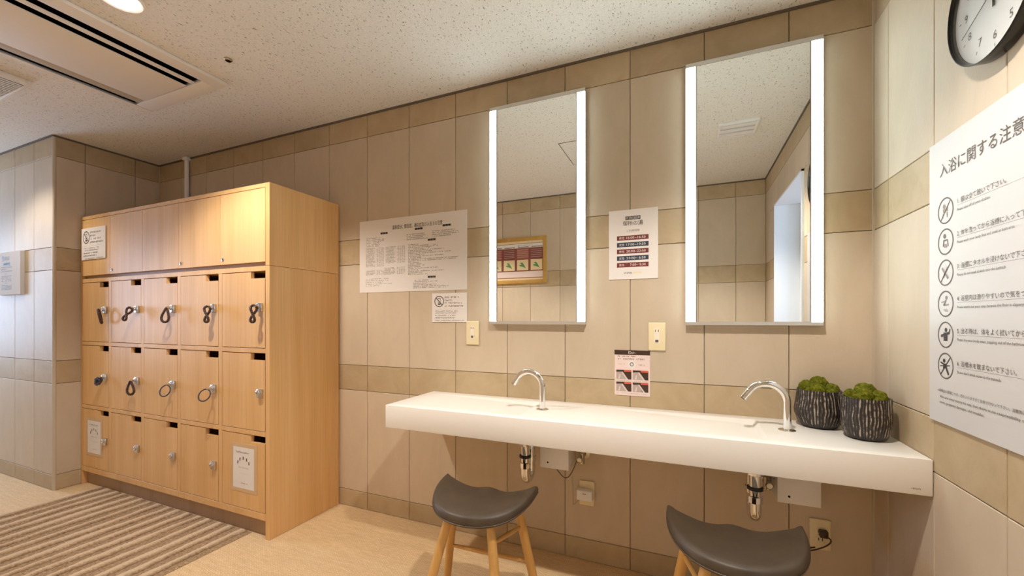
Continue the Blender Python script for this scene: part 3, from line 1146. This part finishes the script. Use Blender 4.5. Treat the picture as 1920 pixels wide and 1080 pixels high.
ad = thing('power_adapter', 'white power adapter plugged into the low outlet under the counter', 'adapter', (-1.060, -.011, .320))
box(-.036, .036, -.036, -.001, -.024, .022).build('body', M_PLASTIC, ad, bev=.004, seg=3)
box(-.008, .008, -.0364, -.0358, .006, .010).build('mark', M_GREY, ad)
MB().tube([(-.02 - .02 * math.sin(i * .35) * .6 - i * .004, -.020 + .004 * math.sin(i), -.024 - .03 * math.sin(i * .28) + (.012 * max(0, i - 6))) for i in range(14)], .0022, 7).build('cord', M_ACPLAS2, ad, smooth=True)
pl = thing('power_plug', 'dark brown power plug with looped cord in the low corner outlet', 'plug', (-.158, -.011, .318))
box(-.013, .013, -.024, -.001, -.012, .014).build('body', M_CHOC, pl, bev=.003)
cp = []
for i in range(34):
    t_ = i / 33
    cp.append((.002 - .075 * t_ + .030 * math.sin(t_ * 2 * math.pi * 1.5), -.030 + .010 * math.sin(t_ * 9), -.010 - .050 * math.sin(t_ * 2.3) + .010 * math.sin(t_ * 2 * math.pi * 1.5 + 1)))
MB().tube(cp, .0026, 7).build('cord', M_CHOC, pl, smooth=True)

# ------------------------------------------------------------------ counter
CX0, CX1, CY0, CZ0, CZ1 = -1.900, -.0015, -.392, .630, .733
ct = thing('basin_counter', 'long white wall-hung basin counter with two sloping basins', 'counter', ((CX0 + CX1) / 2, 0, CZ0))
CO = Vector(ct.location)
BAS = [(-1.800, -1.262), (-.915, -.385)]
BY0, BY1, BD = -.345, -.055, .016
bm = bmesh.new()
xs = sorted({CX0, CX1, *[v for b_ in BAS for v in b_]})
ys = [CY0, BY0, BY1, -.0006]
top = {}
for x in xs:
    for y in ys:
        top[(x, y)] = bm.verts.new((x, y, CZ1))
for i in range(len(xs) - 1):
    for j in range(3):
        a, b = xs[i], xs[i + 1]
        if j == 1 and (a, b) in BAS:
            # ramp that starts flush at one end and drops towards the spout, then a short upstand
            t = .020
            p = {k: v for k, v in zip('abcd', (top[(a, ys[1])], top[(b, ys[1])], top[(b, ys[2])], top[(a, ys[2])]))}
            lo = [bm.verts.new(q) for q in ((a + .012, ys[1] + .014, CZ1 - .0015), (b - .012, ys[1] + .022, CZ1 - BD), (b - .012, ys[2] - .022, CZ1 - BD), (a + .012, ys[2] - .014, CZ1 - .0015))]
            bm.faces.new(lo)
            up = [p['a'], p['b'], p['c'], p['d']]
            for q in range(4):
                bm.faces.new((up[q], up[(q + 1) % 4], lo[(q + 1) % 4], lo[q]))
        else:
            bm.faces.new((top[(a, ys[j])], top[(b, ys[j])], top[(b, ys[j + 1])], top[(a, ys[j + 1])]))
bot = {(x, y): bm.verts.new((x, y, CZ0)) for x in xs for y in (ys[0], ys[3])}
for i in range(len(xs) - 1):
    a, b = xs[i], xs[i + 1]
    bm.faces.new((bot[(a, ys[0])], bot[(b, ys[0])], top[(b, ys[0])], top[(a, ys[0])]))
    bm.faces.new((bot[(b, ys[3])], bot[(a, ys[3])], top[(a, ys[3])], top[(b, ys[3])]))
    bm.faces.new((bot[(a, ys[3])], bot[(b, ys[3])], bot[(b, ys[0])], bot[(a, ys[0])]))
for x, s in ((CX0, 1), (CX1, -1)):
    f = [bot[(x, ys[3])], bot[(x, ys[0])]] + [top[(x, y)] for y in ys]
    bm.faces.new(f if s > 0 else f[::-1])
bmesh.ops.recalc_face_normals(bm, faces=bm.faces)
ed = [e for e in bm.edges if len(e.link_faces) == 2 and e.calc_face_angle(0) > R(12)]
bmesh.ops.bevel(bm, geom=ed, offset=.0028, segments=2, profile=.5, affect='EDGES', clamp_overlap=True)
bmesh.ops.translate(bm, verts=bm.verts, vec=-CO)
me = bpy.data.meshes.new('worktop')
bm.to_mesh(me)
bm.free()
for p in me.polygons:
    p.use_smooth = True
me.set_sharp_from_angle(angle=R(30))
link('worktop', me, M_WHITE, ct)
m = MB()
for k in range(7):
    u = -.0485 + k * .0031
    m.box(u - CO.x, u + .0011 - CO.x, CY0 - .0005, CY0 - .0001, .6460 - CO.z, .6500 - CO.z)
    m.box(u + .0011 - CO.x, u + .0022 - CO.x, CY0 - .0005, CY0 - .0001, .6460 - CO.z + .0012 * (k % 3), .6472 - CO.z + .0012 * (k % 3))
mk = m.build('maker_mark', M_GREY, ct)
mk['kind'] = 'stuff'


# ------------------------------------------------------------------ faucets and plumbing
def faucet(x, y, label):
    t = thing('faucet', label, 'faucet', (x, y, CZ1), group='chrome gooseneck faucets')
    MB().lathe([(.027, 0), (.027, .002), (.022, .0045), (.013, .005)], 32).build('base_flange', M_CHROME, t, smooth=True)
    r = .063
    pts = [(0, 0, .004), (0, 0, .05), (0, 0, .098)]
    for k in range(1, 21):
        q = math.pi * k / 20 * .83
        pts.append((-r + r * math.cos(q), 0, .098 + r * math.sin(q)))
    e = Vector(pts[-1]); d = (e - Vector(pts[-2])).normalized()
    pts += [tuple(e + d * .012), tuple(e + d * .032)]
    MB().tube(pts, .0125, 20).build('spout', M_CHROME, t, smooth=True, angle=50)
    MB().tube([tuple(e + d * .030), tuple(e + d * .034)], .0095, 16).build('aerator', M_DARK, t, smooth=True)
    return t


faucet(-1.206, -.206, 'chrome gooseneck faucet on the counter below the poster-side mirror')
faucet(-.306, -.189, 'chrome gooseneck faucet beside the potted moss')


def trap(x, y, label):
    t = thing('drain_trap', label, 'pipe', (x, y, .63), group='chrome drain traps under the counter')
    MB().lathe([(.030, 0), (.030, -.022), (.021, -.026), (.021, -.034)], 28).build('tail_fitting', M_STEEL, t, smooth=True)
    pts = [(0, 0, -.03), (0, 0, -.10), (0, 0, -.185)]
    for k in range(1, 13):
        q = math.pi * k / 12
        pts.append((.0, .036 - .036 * math.cos(q), -.185 - .036 * math.sin(q)))
    pts += [(0, .072, -.13), (0, .072, -.095)]
    for k in range(1, 9):
        q = math.pi / 2 * k / 8
        pts.append((0, .072 + .03 - .03 * math.cos(q), -.095 + .03 * math.sin(q)))
    pts.append((0, -y - .004, -.065))
    MB().tube(pts, .0205, 18).build('pipe', M_CHROME, t, smooth=True, angle=60)
    for z, r in ((-.052, .026), (-.150, .025)):
        MB().lathe([(r - .004, z - .014), (r, z - .011), (r, z + .011), (r - .004, z + .014)], 12, (0, 0, 0)).build('slip_nut', M_CHROME, t, smooth=True, angle=25)
    MB().lathe([(.022, -.118), (.026, -.116), (.026, -.106), (.022, -.104)], 20).build('rubber_ring', M_RUBBER, t, smooth=True)
    MB().lathe([(.024, -.150), (.024, -.130)], 12, (0, .072, 0)).build('slip_nut', M_CHROME, t, smooth=True)
    MB().lathe([(.046, -y - .0008), (.046, -y - .004), (.034, -y - .012), (.020, -y - .014)], 28, (0, 0, -.065), 'y').build('wall_flange', M_BRASS, t, smooth=True)
    return t


trap(-1.288, -.20, 'chrome drain trap under the counter beside the white control box by the adapter')
trap(-.405, -.20, 'chrome drain trap behind the stool by the corner')


def ctrl_box(x, label):
    t = thing('control_box', label, 'box', (x, 0, .450), group='white control boxes under the counter')
    box(-.0665, .0665, -.12, -.0008, 0, .165).build('case', M_PLASTIC, t, bev=.002)
    MB().lathe([(.0042, -.1202), (.0042, -.1196)], 14, (-.030, 0, .026), 'y').build('sensor_hole', M_DARK, t)
    return t


ctrl_box(-1.180, 'white control box under the counter next to the hanging wire loop')
ctrl_box(-.256, 'white control box under the counter near the corner')


def valve(x, label, wire):
    t = thing('stop_valve', label, 'valve', (x, 0, .50), group='stop valves under the counter')
    MB().lathe([(.024, -.0008), (.024, -.004), (.010, -.010), (.010, -.070)], 20, (0, 0, 0), 'y').build('wall_pipe', M_BRASS, t, smooth=True)
    MB().lathe([(.014, -.028), (.014, .020), (.009, .026), (.009, .034)], 18, (0, -.062, 0)).build('body', M_BRASS, t, smooth=True)
    MB().lathe([(.004, -.062), (.004, -.092), (.013, -.094), (.014, -.104), (.010, -.108)], 16, (0, 0, 0), 'y').build('handle', M_BRASS, t, smooth=True)
    pts = [(.018 * math.sin(k * .45) * (k / 7), -.062 - .02 * math.sin(k * .4), .030 + k * .0135) for k in range(8)]
    MB().tube(pts, .0062, 10).build('hose', M_RUBBER, t, smooth=True)
    if wire:
        w_ = [(-.120 + .105 * k / 20, -.070, -.062 - .070 * math.sin(math.pi * (k / 20) ** 1.1) + .062 * (k / 20)) for k in range(21)]
        MB().tube(w_, .0022, 7).build('wire', M_INK2, t, smooth=True)
    return t


valve(-1.068, 'brass stop valve with looping wire beside the control box above the adapter', True)
valve(-.345, 'brass stop valve between the drain trap and the corner control box', False)


# ------------------------------------------------------------------ potted moss
def pot(x, y, prof, mounds, label):
    t = thing('potted_moss', label, 'plant', (x, y, CZ1), group='moss pots')
    n = 240
    ridges = 46
    rnd = random.Random(int(x * 1000))
    jit = [rnd.uniform(-.35, .35) for _ in range(ridges)]
    amp = [rnd.uniform(.6, 1.0) for _ in range(ridges)]
    prof2 = []
    for i in range(len(prof) - 1):
        for k in range(5):
            a = k / 5
            prof2.append((prof[i][0] * (1 - a) + prof[i + 1][0] * a, prof[i][1] * (1 - a) + prof[i + 1][1] * a))
    prof2.append(prof[-1])
    vs, fs, at = [], [], []
    for r, z in prof2:
        for k in range(n):
            q = 2 * math.pi * k / n
            wob = .22 * noise.noise(Vector((math.cos(q) * 3, math.sin(q) * 3, z * 35))) * 2
            ph = (k / n) * ridges + wob
            i = int(ph) % ridges
            s = max(0, math.sin(math.pi * (ph % 1.0))) ** 1.6 * amp[i]
            brk = .75 + .5 * noise.noise(Vector((math.cos(q) * 9, math.sin(q) * 9, z * 60)))
            s *= max(.15, min(1.1, brk))
            fade = min(1, z / .02)
            rr = r + (.0024 * s - .001) * fade
            vs.append((rr * math.cos(q), rr * math.sin(q), z))
            at.append(s * fade)
    m_ = len(prof2)
    for i in range(m_ - 1):
        for k in range(n):
            k2 = (k + 1) % n
            fs.append((i * n + k, i * n + k2, (i + 1) * n + k2, (i + 1) * n + k))
    zt, rt = prof2[-1][1], prof2[-1][0]
    base = len(vs)
    for rr, zz in ((rt - .006, zt - .001), (rt - .008, zt - .02)):
        for k in range(n):
            q = 2 * math.pi * k / n
            vs.append((rr * math.cos(q), rr * math.sin(q), zz)); at.append(.3)
    for i in (m_ - 1, m_):
        for k in range(n):
            k2 = (k + 1) % n
            fs.append((i * n + k, i * n + k2, (i + 1) * n + k2, (i + 1) * n + k))
    fs.append(tuple(base + n + k for k in range(n)))
    fs.append(tuple(range(n - 1, -1, -1)))
    me = MB().add(vs, fs).mesh('pot', True, angle=60)
    a = me.attributes.new('ridge', 'FLOAT', 'POINT')
    for i, v in enumerate(at):
        a.data[i].value = v
    link('pot', me, M_POT, t)
    for (mx, my, mz, rx, ry, rz) in mounds:
        b2 = bmesh.new()
        bmesh.ops.create_icosphere(b2, subdivisions=5, radius=1)
        for v in b2.verts:
            d = v.co.normalized()
            k = 1 + .10 * noise.noise(d * 2.2 + Vector((mx * 50, my * 50, 0))) + .07 * noise.noise(d * 9 + Vector((mx * 90, 0, my * 70))) + .055 * noise.noise(d * 26 + Vector((mx * 40, my * 30, 1)))
            v.co = Vector((d.x * rx, d.y * ry, d.z * rz)) * k
        me = bpy.data.meshes.new('moss_mound')
        b2.to_mesh(me)
        b2.free()
        for p in me.polygons:
            p.use_smooth = True
        link('moss_mound', me, M_MOSS, t, (mx, my, mz))
    return t


P1 = [(.040, 0), (.053, .004), (.065, .020), (.0745, .045), (.0760, .062), (.072, .090), (.068, .118), (.0665, .136)]
P2 = [(.040, 0), (.052, .005), (.061, .022), (.066, .048), (.0665, .085), (.0650, .118), (.0645, .136)]
pot(-.187, -.082, P1, [(-.038, .004, .139, .024, .028, .028), (.006, .026, .146, .030, .028, .034), (-.012, -.030, .134, .027, .022, .026), (.038, -.006, .134, .023, .027, .025), (-.034, -.024, .126, .017, .016, .018), (.024, -.034, .126, .020, .015, .018), (.0, .0, .122, .056, .056, .010)],
    'rounded dark ridged pot of green moss next to the faucet, against the mirror wall')
pot(-.0885, -.200, P2, [(-.040, .008, .137, .017, .020, .022), (.006, .024, .148, .031, .026, .030), (-.016, -.028, .137, .027, .023, .030), (.030, -.010, .134, .022, .026, .026), (.043, -.008, .128, .013, .020, .020), (-.036, -.020, .126, .015, .016, .016), (.018, -.036, .126, .020, .014, .016), (.0, .0, .122, .056, .056, .010)],
    'straight-sided dark ridged pot of green moss nearer the rules sign')


# ------------------------------------------------------------------ stools
def make_stool(loc, rz, label):
    t = thing('saddle_stool', label, 'stool', loc, (0, 0, rz), 'stools at the basin counter')
    hw, yb, dep = .203, .105, .250

    def outline(n=128):
        pts = []
        for k in range(n // 2 + 1):                   # rounded front from one tip to the other
            q = math.pi * k / (n // 2)
            x = -hw * math.cos(q)
            y = yb - .012 - dep * (math.sin(q) ** .72) + .012 * abs(math.cos(q)) ** 6
            pts.append((x, y))
        m = n // 2
        for k in range(1, m):                         # scalloped rear edge
            x = hw * (1 - 2 * k / m)
            s = x / hw
            y = yb - .010 * (1 - s * s) + .010 * math.exp(-(x / .045) ** 2) - .006 * abs(s) ** 8
            pts.append((x, y))
        return pts

    def ztop(x, y):
        s = abs(x) / hw
        g = max(0., min(1., (y + .145) / .25))
        return .432 + .042 * s ** 2.2 * (.45 + .75 * g) + .014 * g ** 3 * math.exp(-(x / .055) ** 2) + .006 * (1 - g)

    O = outline()
    n = len(O)
    cx, cy = 0, -.01
    PR = [(.0, 0), (.25, 0), (.5, 0), (.7, 0), (.82, 0), (.90, -.001), (.95, -.004), (.98, -.010), (.996, -.019), (1.0, -.026), (.990, -.034), (.965, -.041), (.92, -.045), (.6, -.046), (0, -.046)]
    vs, fs = [(cx, cy, ztop(cx, cy))], []
    rows = PR[1:-1]
    for p, dz in rows:
        for x, y in O:
            X, Y = cx + p * (x - cx), cy + p * (y - cy)
            vs.append((X, Y, ztop(X, Y) + dz))
    vs.append((cx, cy, ztop(cx, cy) - .046))
    for k in range(n):
        k2 = (k + 1) % n
        fs.append((0, 1 + k, 1 + k2))
        for i in range(len(rows) - 1):
            a = 1 + i * n
            fs.append((a + k, a + n + k, a + n + k2, a + k2))
        a = 1 + (len(rows) - 1) * n
        fs.append((a + k, len(vs) - 1, a + k2))
    MB().add(vs, fs).build('seat', M_LEATHER, t, smooth=True, angle=70)
    pp = [(cx + .994 * (x - cx), cy + .994 * (y - cy), ztop(x, y) - .034) for x, y in O]
    MB().tube(pp, .0022, 6, closed=True).build('piping', M_LEATHER, t, smooth=True)
    MB().lathe([(.022, .372), (.030, .376), (.030, .392)], 20, (0, -.03, 0)).build('seat_plate', M_ALU, t, smooth=True)
    LEG = {}
    for nm, top_, bot_ in (('fl', (-.085, -.085), (-.175, -.165)), ('fr', (.080, -.085), (.150, -.165)), ('bl', (-.135, .045), (-.205, .110)), ('br', (.140, .045), (.205, .110))):
        a, b = Vector((*top_, .400)), Vector((*bot_, 0))
        LEG[nm] = (a, b)
        MB().tube([a + (b - a) * (k / 6) for k in range(7)], [.0155, .0165, .0172, .0172, .0168, .0158, .0145], 14).build('leg', M_LEG, t, smooth=True, angle=50)

    def at(nm, z):
        a, b = LEG[nm]
        return a + (b - a) * ((a.z - z) / a.z)
    for a, b, za, zb in (('bl', 'br', .185, .185), ('fr', 'br', .330, .330), ('fl', 'bl', .330, .330)):
        p, q = at(a, za), at(b, zb)
        MB().tube([p + (q - p) * (k / 4) for k in range(5)], [.0065, .0085, .0090, .0085, .0065], 10).build('stretcher', M_LEG, t, smooth=True)
    return t


make_stool((-1.362, -.492, 0), R(3), 'dark leather saddle stool with wooden legs under the first faucet')
make_stool((-.492, -.452, 0), R(1), 'dark leather saddle stool below the corner faucet and drain trap')

# ------------------------------------------------------------------ striped mat
MX0, MX1, MY0, MY1 = -4.250, -2.742, -1.42, -.436
PITCH = .0942
nx, ny = 400, 220
vs, fs, at = [], [], []
for j in range(ny + 1):
    for i in range(nx + 1):
        x = MX0 + (MX1 - MX0) * i / nx
        y = MY0 + (MY1 - MY0) * j / ny
        k = (x - MX0) / PITCH
        row = int(k)
        ph = (k % 1.0)
        wob = .15 * noise.noise(Vector((row * 7.3, y * 3.5, 0))) + .04 * noise.noise(Vector((row * 3.1, y * 17, 4)))
        wid = max(.06, .185 + .16 * noise.noise(Vector((row * 5.7 + 9, y * 3.4, 2))) + .05 * noise.noise(Vector((row * 2.7, y * 15, 8))))
        d = abs(ph - (.42 + wob)) / wid
        ridge = max(0., 1 - d ** 3)
        dk = ph - (.42 + wob) - wid - .06
        dark = math.exp(-dk * dk / .0022) * max(0, .75 + .9 * noise.noise(Vector((row * 4.4, y * 5, 7))))  # thin shadow along one side of each ridge, painted into the pile
        fine = noise.noise(Vector((x * 210, y * 150, 0)))
        loops = noise.noise(Vector((x * 420, y * 90, 3)))
        h = .005 + .0105 * ridge ** .6 + .0016 * fine * (1 - .5 * ridge) + .0014 * loops - .002 * dark
        e = min(i, nx - i, (ny - j) * 1.0, j * 1.0)
        h *= min(1, .35 + e * .25)
        vs.append((x, y, max(.0015, h)))
        at.append(.38 + .34 * ridge ** .7 - .30 * dark + (.26 * fine + .24 * loops) * (1 - .6 * ridge))
for j in range(ny):
    for i in range(nx):
        a = j * (nx + 1) + i
        fs.append((a, a + 1, a + nx + 2, a + nx + 1))
# underside and edges
o_ = len(vs)
ring = [i for i in range(nx + 1)] + [(j + 1) * (nx + 1) + nx for j in range(ny)] + [ny * (nx + 1) + nx - 1 - i for i in range(nx)] + [(ny - 1 - j) * (nx + 1) for j in range(ny - 1)]
for i in ring:
    vs.append((vs[i][0], vs[i][1], .0004)); at.append(.1)
for k in range(len(ring)):
    k2 = (k + 1) % len(ring)
    fs.append((ring[k], o_ + k, o_ + k2, ring[k2]))
ctr = Vector(((MX0 + MX1) / 2, (MY0 + MY1) / 2, 0))
me = MB().add([(a - ctr.x, b - ctr.y, c) for a, b, c in vs], fs).mesh('striped_mat', True, angle=60)
a = me.attributes.new('pile', 'FLOAT', 'POINT')
for i, v in enumerate(at):
    a.data[i].value = v
tag(link('striped_mat', me, M_RUG, None, ctr), 'brown and beige striped pile mat on the floor before the lockers', 'mat')

# ------------------------------------------------------------------ ceiling fittings
AX0, AX1, AY0, AY1 = -3.483, -2.793, -1.795, -.524
ac = thing('air_conditioner', 'flush beige ceiling air conditioner panel with long dark slots', 'air conditioner', ((AX0 + AX1) / 2, (AY0 + AY1) / 2, H))
AO = Vector(ac.location)


def apart(boxes, name, m_, **k):
    mb = MB()
    for a in boxes:
        mb.box(*a)
    mb.v = [(p - AO.x, q - AO.y, r - AO.z) for p, q, r in mb.v]
    return mb.build(name, m_, ac, **k)


ZB, ZT = H - .017, H - .0004
SY0, SY1 = -1.713, -.606
apart([(HX0 + .001, HX0 + .006, HY0 + .001, HY1 - .001, H + .002, H + .095), (HX1 - .006, HX1 - .001, HY0 + .001, HY1 - .001, H + .002, H + .095),
       (HX0 + .006, HX1 - .006, HY0 + .001, HY0 + .006, H + .002, H + .095), (HX0 + .006, HX1 - .006, HY1 - .006, HY1 - .001, H + .002, H + .095),
       (HX0 + .001, HX1 - .001, HY0 + .001, HY1 - .001, H + .095, H + .099)], 'housing', M_DARK)
apart([(-2.872, AX1, AY0, AY1, ZB, ZT)], 'frame_side', M_ACPLAS, bev=.004)
apart([(AX0, -3.457, AY0, AY1, ZB, ZB + .004), (AX0, AX0 + .004, AY0, AY1, ZB + .004, ZT)], 'frame_side', M_ACPLAS)
apart([(-3.457, -2.872, SY1, AY1, ZB, ZT)], 'frame_end', M_ACPLAS, bev=.004)
apart([(-3.457, -2.872, AY0, SY0, ZB, ZT)], 'frame_end', M_ACPLAS, bev=.004)
apart([(-3.361, -2.990, SY0 + .003, SY1 - .003, ZB + .001, ZB + .005)], 'grille_panel', M_ACPLAS, bev=.0015)
apart([(-2.950, -2.919, SY0 + .002, SY1 - .002, ZB + .002, ZB + .006)], 'vane', M_ACPLAS, bev=.0015)
apart([(-3.427, -3.362, SY0 + .002, SY1 - .002, ZB + .006, ZB + .009)], 'vane', M_ACPLAS2, bev=.001)


def grille(x0, x1, y0, y1, nslat, label, along='y', drop=.010, mm=None):
    mm = mm or M_ACPLAS
    t = thing('ceiling_vent', label, 'vent', ((x0 + x1) / 2, (y0 + y1) / 2, H), group='ceiling vents')
    hx, hy, b = (x1 - x0) / 2, (y1 - y0) / 2, .014
    for a in ((-hx, hx, -hy, -hy + b), (-hx, hx, hy - b, hy), (-hx, -hx + b, -hy + b, hy - b), (hx - b, hx, -hy + b, hy - b)):
        box(*a, -drop, -.0004).build('frame', mm, t, bev=.002)
    box(-hx + b, hx - b, -hy + b, hy - b, -.0016, -.0006).build('duct_back', M_DARK, t)
    for k in range(nslat):
        if along == 'y':
            p = -hx + b + (2 * hx - 2 * b) * (k + .5) / nslat
            wd = (2 * hx - 2 * b) / nslat * .21
            box(p - wd, p + wd, -hy + b, hy - b, -drop + .002, -drop + .006).build('slat', mm, t)
        else:
            p = -hy + b + (2 * hy - 2 * b) * (k + .5) / nslat
            wd = (2 * hy - 2 * b) / nslat * .33
            box(-hx + b, hx - b, p - wd, p + wd, -drop + .002, -.0035).build('slat', mm, t)
    return t


grille(-4.040, -3.700, -1.36, -.925, 13, 'slatted ceiling vent beside the air conditioner', drop=.024)
grille(-.445, -.222, -1.212, -1.000, 3, 'small white ceiling vent near the doorway, seen in the mirror', along='x', drop=.016, mm=M_PLASTIC)

hx_ = thing('ceiling_hatch', 'square ceiling access hatch with thin dark rim, seen in the mirror', 'hatch', (-1.23, -1.10, H))
for a in ((-.212, .212, -.212, -.209), (-.212, .212, .209, .212), (-.212, -.209, -.209, .209), (.209, .212, -.209, .209)):
    box(*a, -.003, -.0004).build('rim', M_TRIMD, hx_)
box(-.208, .208, -.208, .208, -.002, -.0004).build('cover', M_CEIL, hx_)

sk = thing('ceiling_socket', 'small dark round metal socket in the ceiling above the lockers', 'fitting', (-2.595, -.651, H))
MB().lathe([(.017, -.0004), (.017, -.006), (.013, -.009), (.011, -.009)], 20, caps=(True, False)).build('rim', M_BRASS, sk, smooth=True)
MB().lathe([(.0112, -.004), (.0112, -.0085)], 20).build('plug', M_DARK, sk)

cd = thing('wall_conduit', 'thin white conduit running from the ceiling down behind the locker top', 'conduit', (-4.069, -.017, 1.80))
MB().tube([(0, 0, -.15), (0, 0, H - 1.80 - .012)], .0145, 16).build('pipe', M_PLASTIC, cd, smooth=True)
box(-.026, .022, -.018, .0164, H - 1.80 - .024, H - 1.80 - .0006).build('ceiling_clip', M_PLASTIC, cd, bev=.003)
box(-.032, .032, -.020, .0164, -.02, .045).build('joint_box', M_PLASTIC, cd, bev=.003)

# ------------------------------------------------------------------ framed poster on the opposite wall
FW, FH = .66, .463
fp = Sign('framed_poster', 'oak framed poster of maroon panels on the opposite wall, seen in the mirror', 'poster', FW, FH, (-1.886, YO + .0006, 1.947), RO, M_CREAM, t=.008)
for a in ((0, .037, -FH, 0), (FW - .037, FW, -FH, 0), (.037, FW - .037, -.037, 0), (.037, FW - .037, -FH, -FH + .037)):
    box(a[0], a[1], a[2], a[3], .008, .022).build('frame_bar', M_FRAME, fp.root, bev=.002)
i0, i1 = .037, FW - .037
fp.rect(i0, .062, i1, .105, M_PAPER, 'header')
fp.rect(i0, .060, i1, .064, M_INK2, 'header_rule', 2)
fp.micro(.15, .31, .088, .014, M_INK2, .95)
for k in range(4):
    fp.rect(.045 + k * .147, .094, .160 + k * .147, .100, M_INK, 'header_bar', 2)
fp.rect(i0, .106, i1, .340, M_MAROON, 'panel_ground', 1)
for k in range(4):
    u = .044 + k * .147
    fp.rect(u, .114, u + .128, .212, M_MAROON if k % 2 == 0 else M_MAROON2, 'panel', 2)
    for q in range(5):
        fp.rect(u + .006, .124 + q * .018, u + .122, .1275 + q * .018, M_SKIN, 'panel_print', 3)
    fp.rect(u + .003, .224, u + .125, .330, M_CREAM, 'picture', 2)
    fp.poly([(u + .030, .315), (u + .050, .300), (u + .096, .286), (u + .100, .276), (u + .072, .272), (u + .094, .254), (u + .066, .252), (u + .044, .284)], M_GREEN, 'leaf_motif', 3)
fp.rect(i0, .342, i1, .400, M_PINK, 'footer', 2)
for k in range(4):
    fp.micro(.050 + k * .147, .160 + k * .147, .368, .008, M_MAROON2, .8)
    fp.micro(.050 + k * .147, .150 + k * .147, .384, .007, M_GREY, .8)
fp.rect(i0, .401, i1, .409, M_MAROON2, 'footer_rule', 2)
fp.done()
